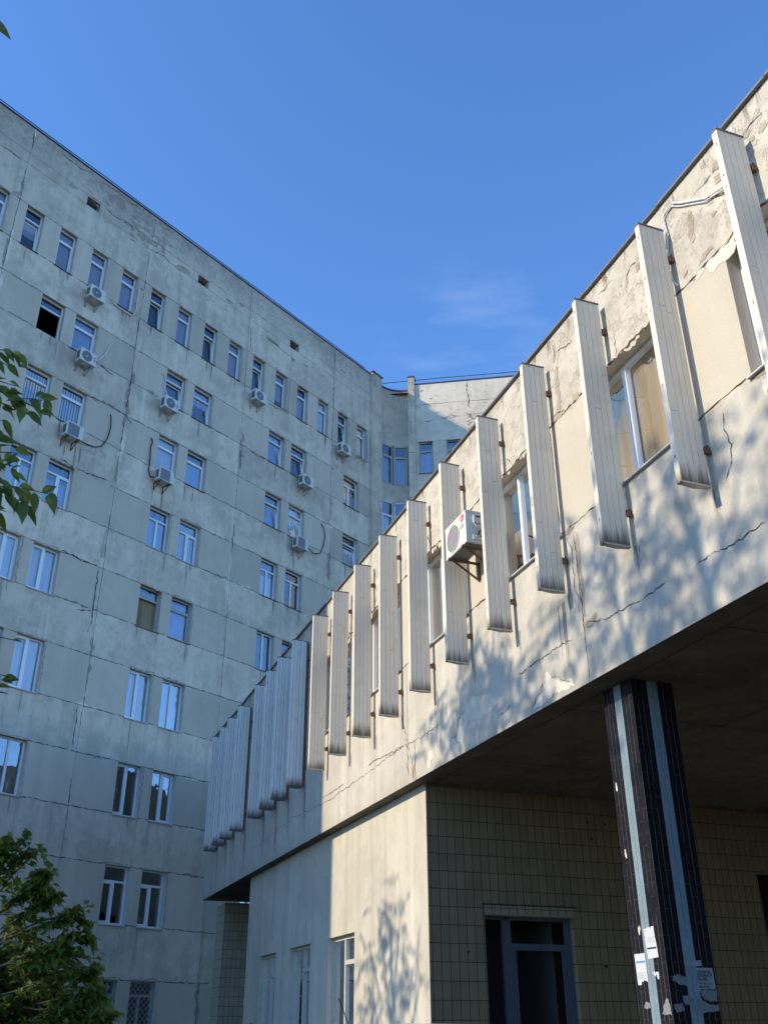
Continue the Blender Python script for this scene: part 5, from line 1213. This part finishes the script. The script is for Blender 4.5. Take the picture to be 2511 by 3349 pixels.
# taller courtyard trees further left: they throw the dappled shade on the sunlit facade
tree('courtyard_tree', 'tall courtyard tree outside the left of the view, its shade dappling the sunlit upper wall', 'tree', (-11.5, 4.2, 0), 15, ((-11.5, 4.7, 13.8), (1.9, 3.1, 2.1)), 260, .15, M['leafd'], False, .2, 9, .9, 'courtyard trees left of the view', shell=.1)
tree('courtyard_tree', 'courtyard tree left of the view, its shade falling under the large air conditioner', 'tree', (-12.2, 8.8, 0), 14, ((-12.0, 9.4, 12.5), (1.8, 2.7, 1.6)), 330, .15, M['leafd'], False, .2, 9, .9, 'courtyard trees left of the view', shell=.1)
tree('courtyard_tree', 'slim courtyard tree left of the view, its shade dappling the lower wall', 'tree', (-13.0, 13.8, 0), 10, ((-13.0, 13.9, 9.0), (1.4, 1.9, 2.2)), 130, .13, M['leafd'], False, .16, 9, .9, 'courtyard trees left of the view', shell=.1)

tree('courtyard_tree', 'added unseen courtyard tree left of the view, darkening the foot of the shaded facade', 'tree', (-13.6, 19.3, 0), 10, ((-13.6, 19.3, 5.5), (2.3, 2.3, 4.2)), 330, .16, M['leafd'], False, .2, 9, 1.0, 'courtyard trees left of the view', shell=.2)  # unseen tree added to block sky light from the lowest storeys
# small climbing shrub under the lower windows
p0 = OW + dR * 24.2 + nR * 0.5
b3 = tree('climbing_shrub', 'small light green climbing shrub at the bottom edge under the lower wall windows', 'shrub', (p0.x, p0.y, 0), 2.1, ((p0.x, p0.y, 1.1), (1.2, .8, .80)), 110, .07, M['leaf'], False, .03, 9, .45, shell=.2)
p1 = OW + dR * 28.9 + nR * .3
tree('climbing_shrub', 'sparse low shrub beside the far tiled pier at the bottom edge', 'shrub', (p1.x, p1.y, 0), 1.9, ((p1.x, p1.y, 1.0), (.8, .5, .85)), 40, .06, M['leaf'], False, .02, 7, .4, shell=.2)

# =================================================================== PARKED CAR (only its roof shows above the bottom edge)
M['paint'] = simple('pale_car_paint', (.62, .62, .60), .22, .03, 2, spec=.6); M['carglass'] = simple('car_glass', (.02, .025, .03), .05, .05, spec=.8); M['rubber'] = simple('rubber', (.02, .02, .02), .8, .1); M['hub'] = simple('wheel_rim', (.4, .4, .42), .35, .05, metal=.7); M['lampred'] = simple('tail_lamp', (.4, .02, .02), .2, .05); M['lampw'] = simple('head_lamp', (.7, .7, .72), .1, .03)
cx, cy = -.05, 12.6
car = thing('parked_car', 'pale parked car below the lower wall windows, only its roof and thin antenna showing', 'car', (cx, cy, 0), R(4))
def loft(name, secs, m, parent, smooth=True):
    b = MB(1); n = len(secs[0])
    for i in range(len(secs) - 1):
        for k in range(n): b.poly([secs[i][k], secs[i][(k + 1) % n], secs[i + 1][(k + 1) % n], secs[i + 1][k]], m, 1, False)
    b.poly(secs[0], m); b.poly(secs[-1], m); return b.build(name, parent)
def csec(x, zb, zt, w0, w1): return [(x, -w0, zb), (x, -w0 * 1.02, (zb + zt) / 2), (x, -w1, zt - .06), (x, -w1 + .10, zt), (x, 0, zt + .02), (x, w1 - .10, zt), (x, w1, zt - .06), (x, w0 * 1.02, (zb + zt) / 2), (x, w0, zb)]
cbod = loft('body', [csec(-2.15, .45, .75, .70, .66), csec(-2.05, .3, .95, .82, .78), csec(-1.1, .28, 1.05, .86, .82), csec(.4, .28, 1.05, .87, .83), csec(1.9, .28, 1.05, .86, .82), csec(2.1, .35, .95, .80, .76)], M['paint'], car)
loft('cabin', [csec(-1.05, 1.0, 1.07, .78, .74), csec(-.45, 1.0, 1.60, .77, .62), csec(.3, 1.0, 1.652, .77, .64), csec(1.3, 1.0, 1.635, .77, .63), csec(1.95, 1.0, 1.10, .76, .70)], M['paint'], car)
for sd in (-1, 1):
    for x0_, x1_ in ((-.55, .25), (.33, 1.2)):
        g = MB(1); g.poly([(x0_, sd * .785, 1.08), (x1_, sd * .785, 1.08), (x1_ - .03, sd * .69, 1.50), (x0_ + .22, sd * .69, 1.50)], M['carglass']); g.build('side_window', car)
    for x in (-1.35, 1.35):
        wv = MB(1)
        for (ya, yb, r_, mm) in ((.68, .88, .33, 'rubber'), (.86, .89, .2, 'hub')):
            P_ = [(x + r_ * math.cos(2 * math.pi * i / 24), .33 + r_ * math.sin(2 * math.pi * i / 24)) for i in range(24)]
            for i in range(24): a, c2_ = P_[i], P_[(i + 1) % 24]; wv.poly([(a[0], sd * ya, a[1]), (c2_[0], sd * ya, c2_[1]), (c2_[0], sd * yb, c2_[1]), (a[0], sd * yb, a[1])], M[mm])
            wv.poly([(p_[0], sd * yb, p_[1]) for p_ in P_], M[mm])
        wv.build('wheel', car)
    g = MB(1); g.box(-2.14, -2.0, sd * .45 if sd > 0 else -.72, .72 if sd > 0 else -.45, .62, .76, M['lampw']); g.build('headlight', car)
    g = MB(1); g.box(2.02, 2.12, sd * .5 if sd > 0 else -.74, .74 if sd > 0 else -.5, .7, .9, M['lampred']); g.build('tail_light', car)
ws = MB(1); ws.poly([(-1.0, -.66, 1.09), (-1.0, .66, 1.09), (-.5, .55, 1.57), (-.5, -.55, 1.57)], M['carglass']); ws.build('windscreen', car)
an = MB(1); an.tube([(-.38, .0, 1.66), (-.50, .0, 1.93)], .006, M['rubber'], 6); an.build('antenna', car)
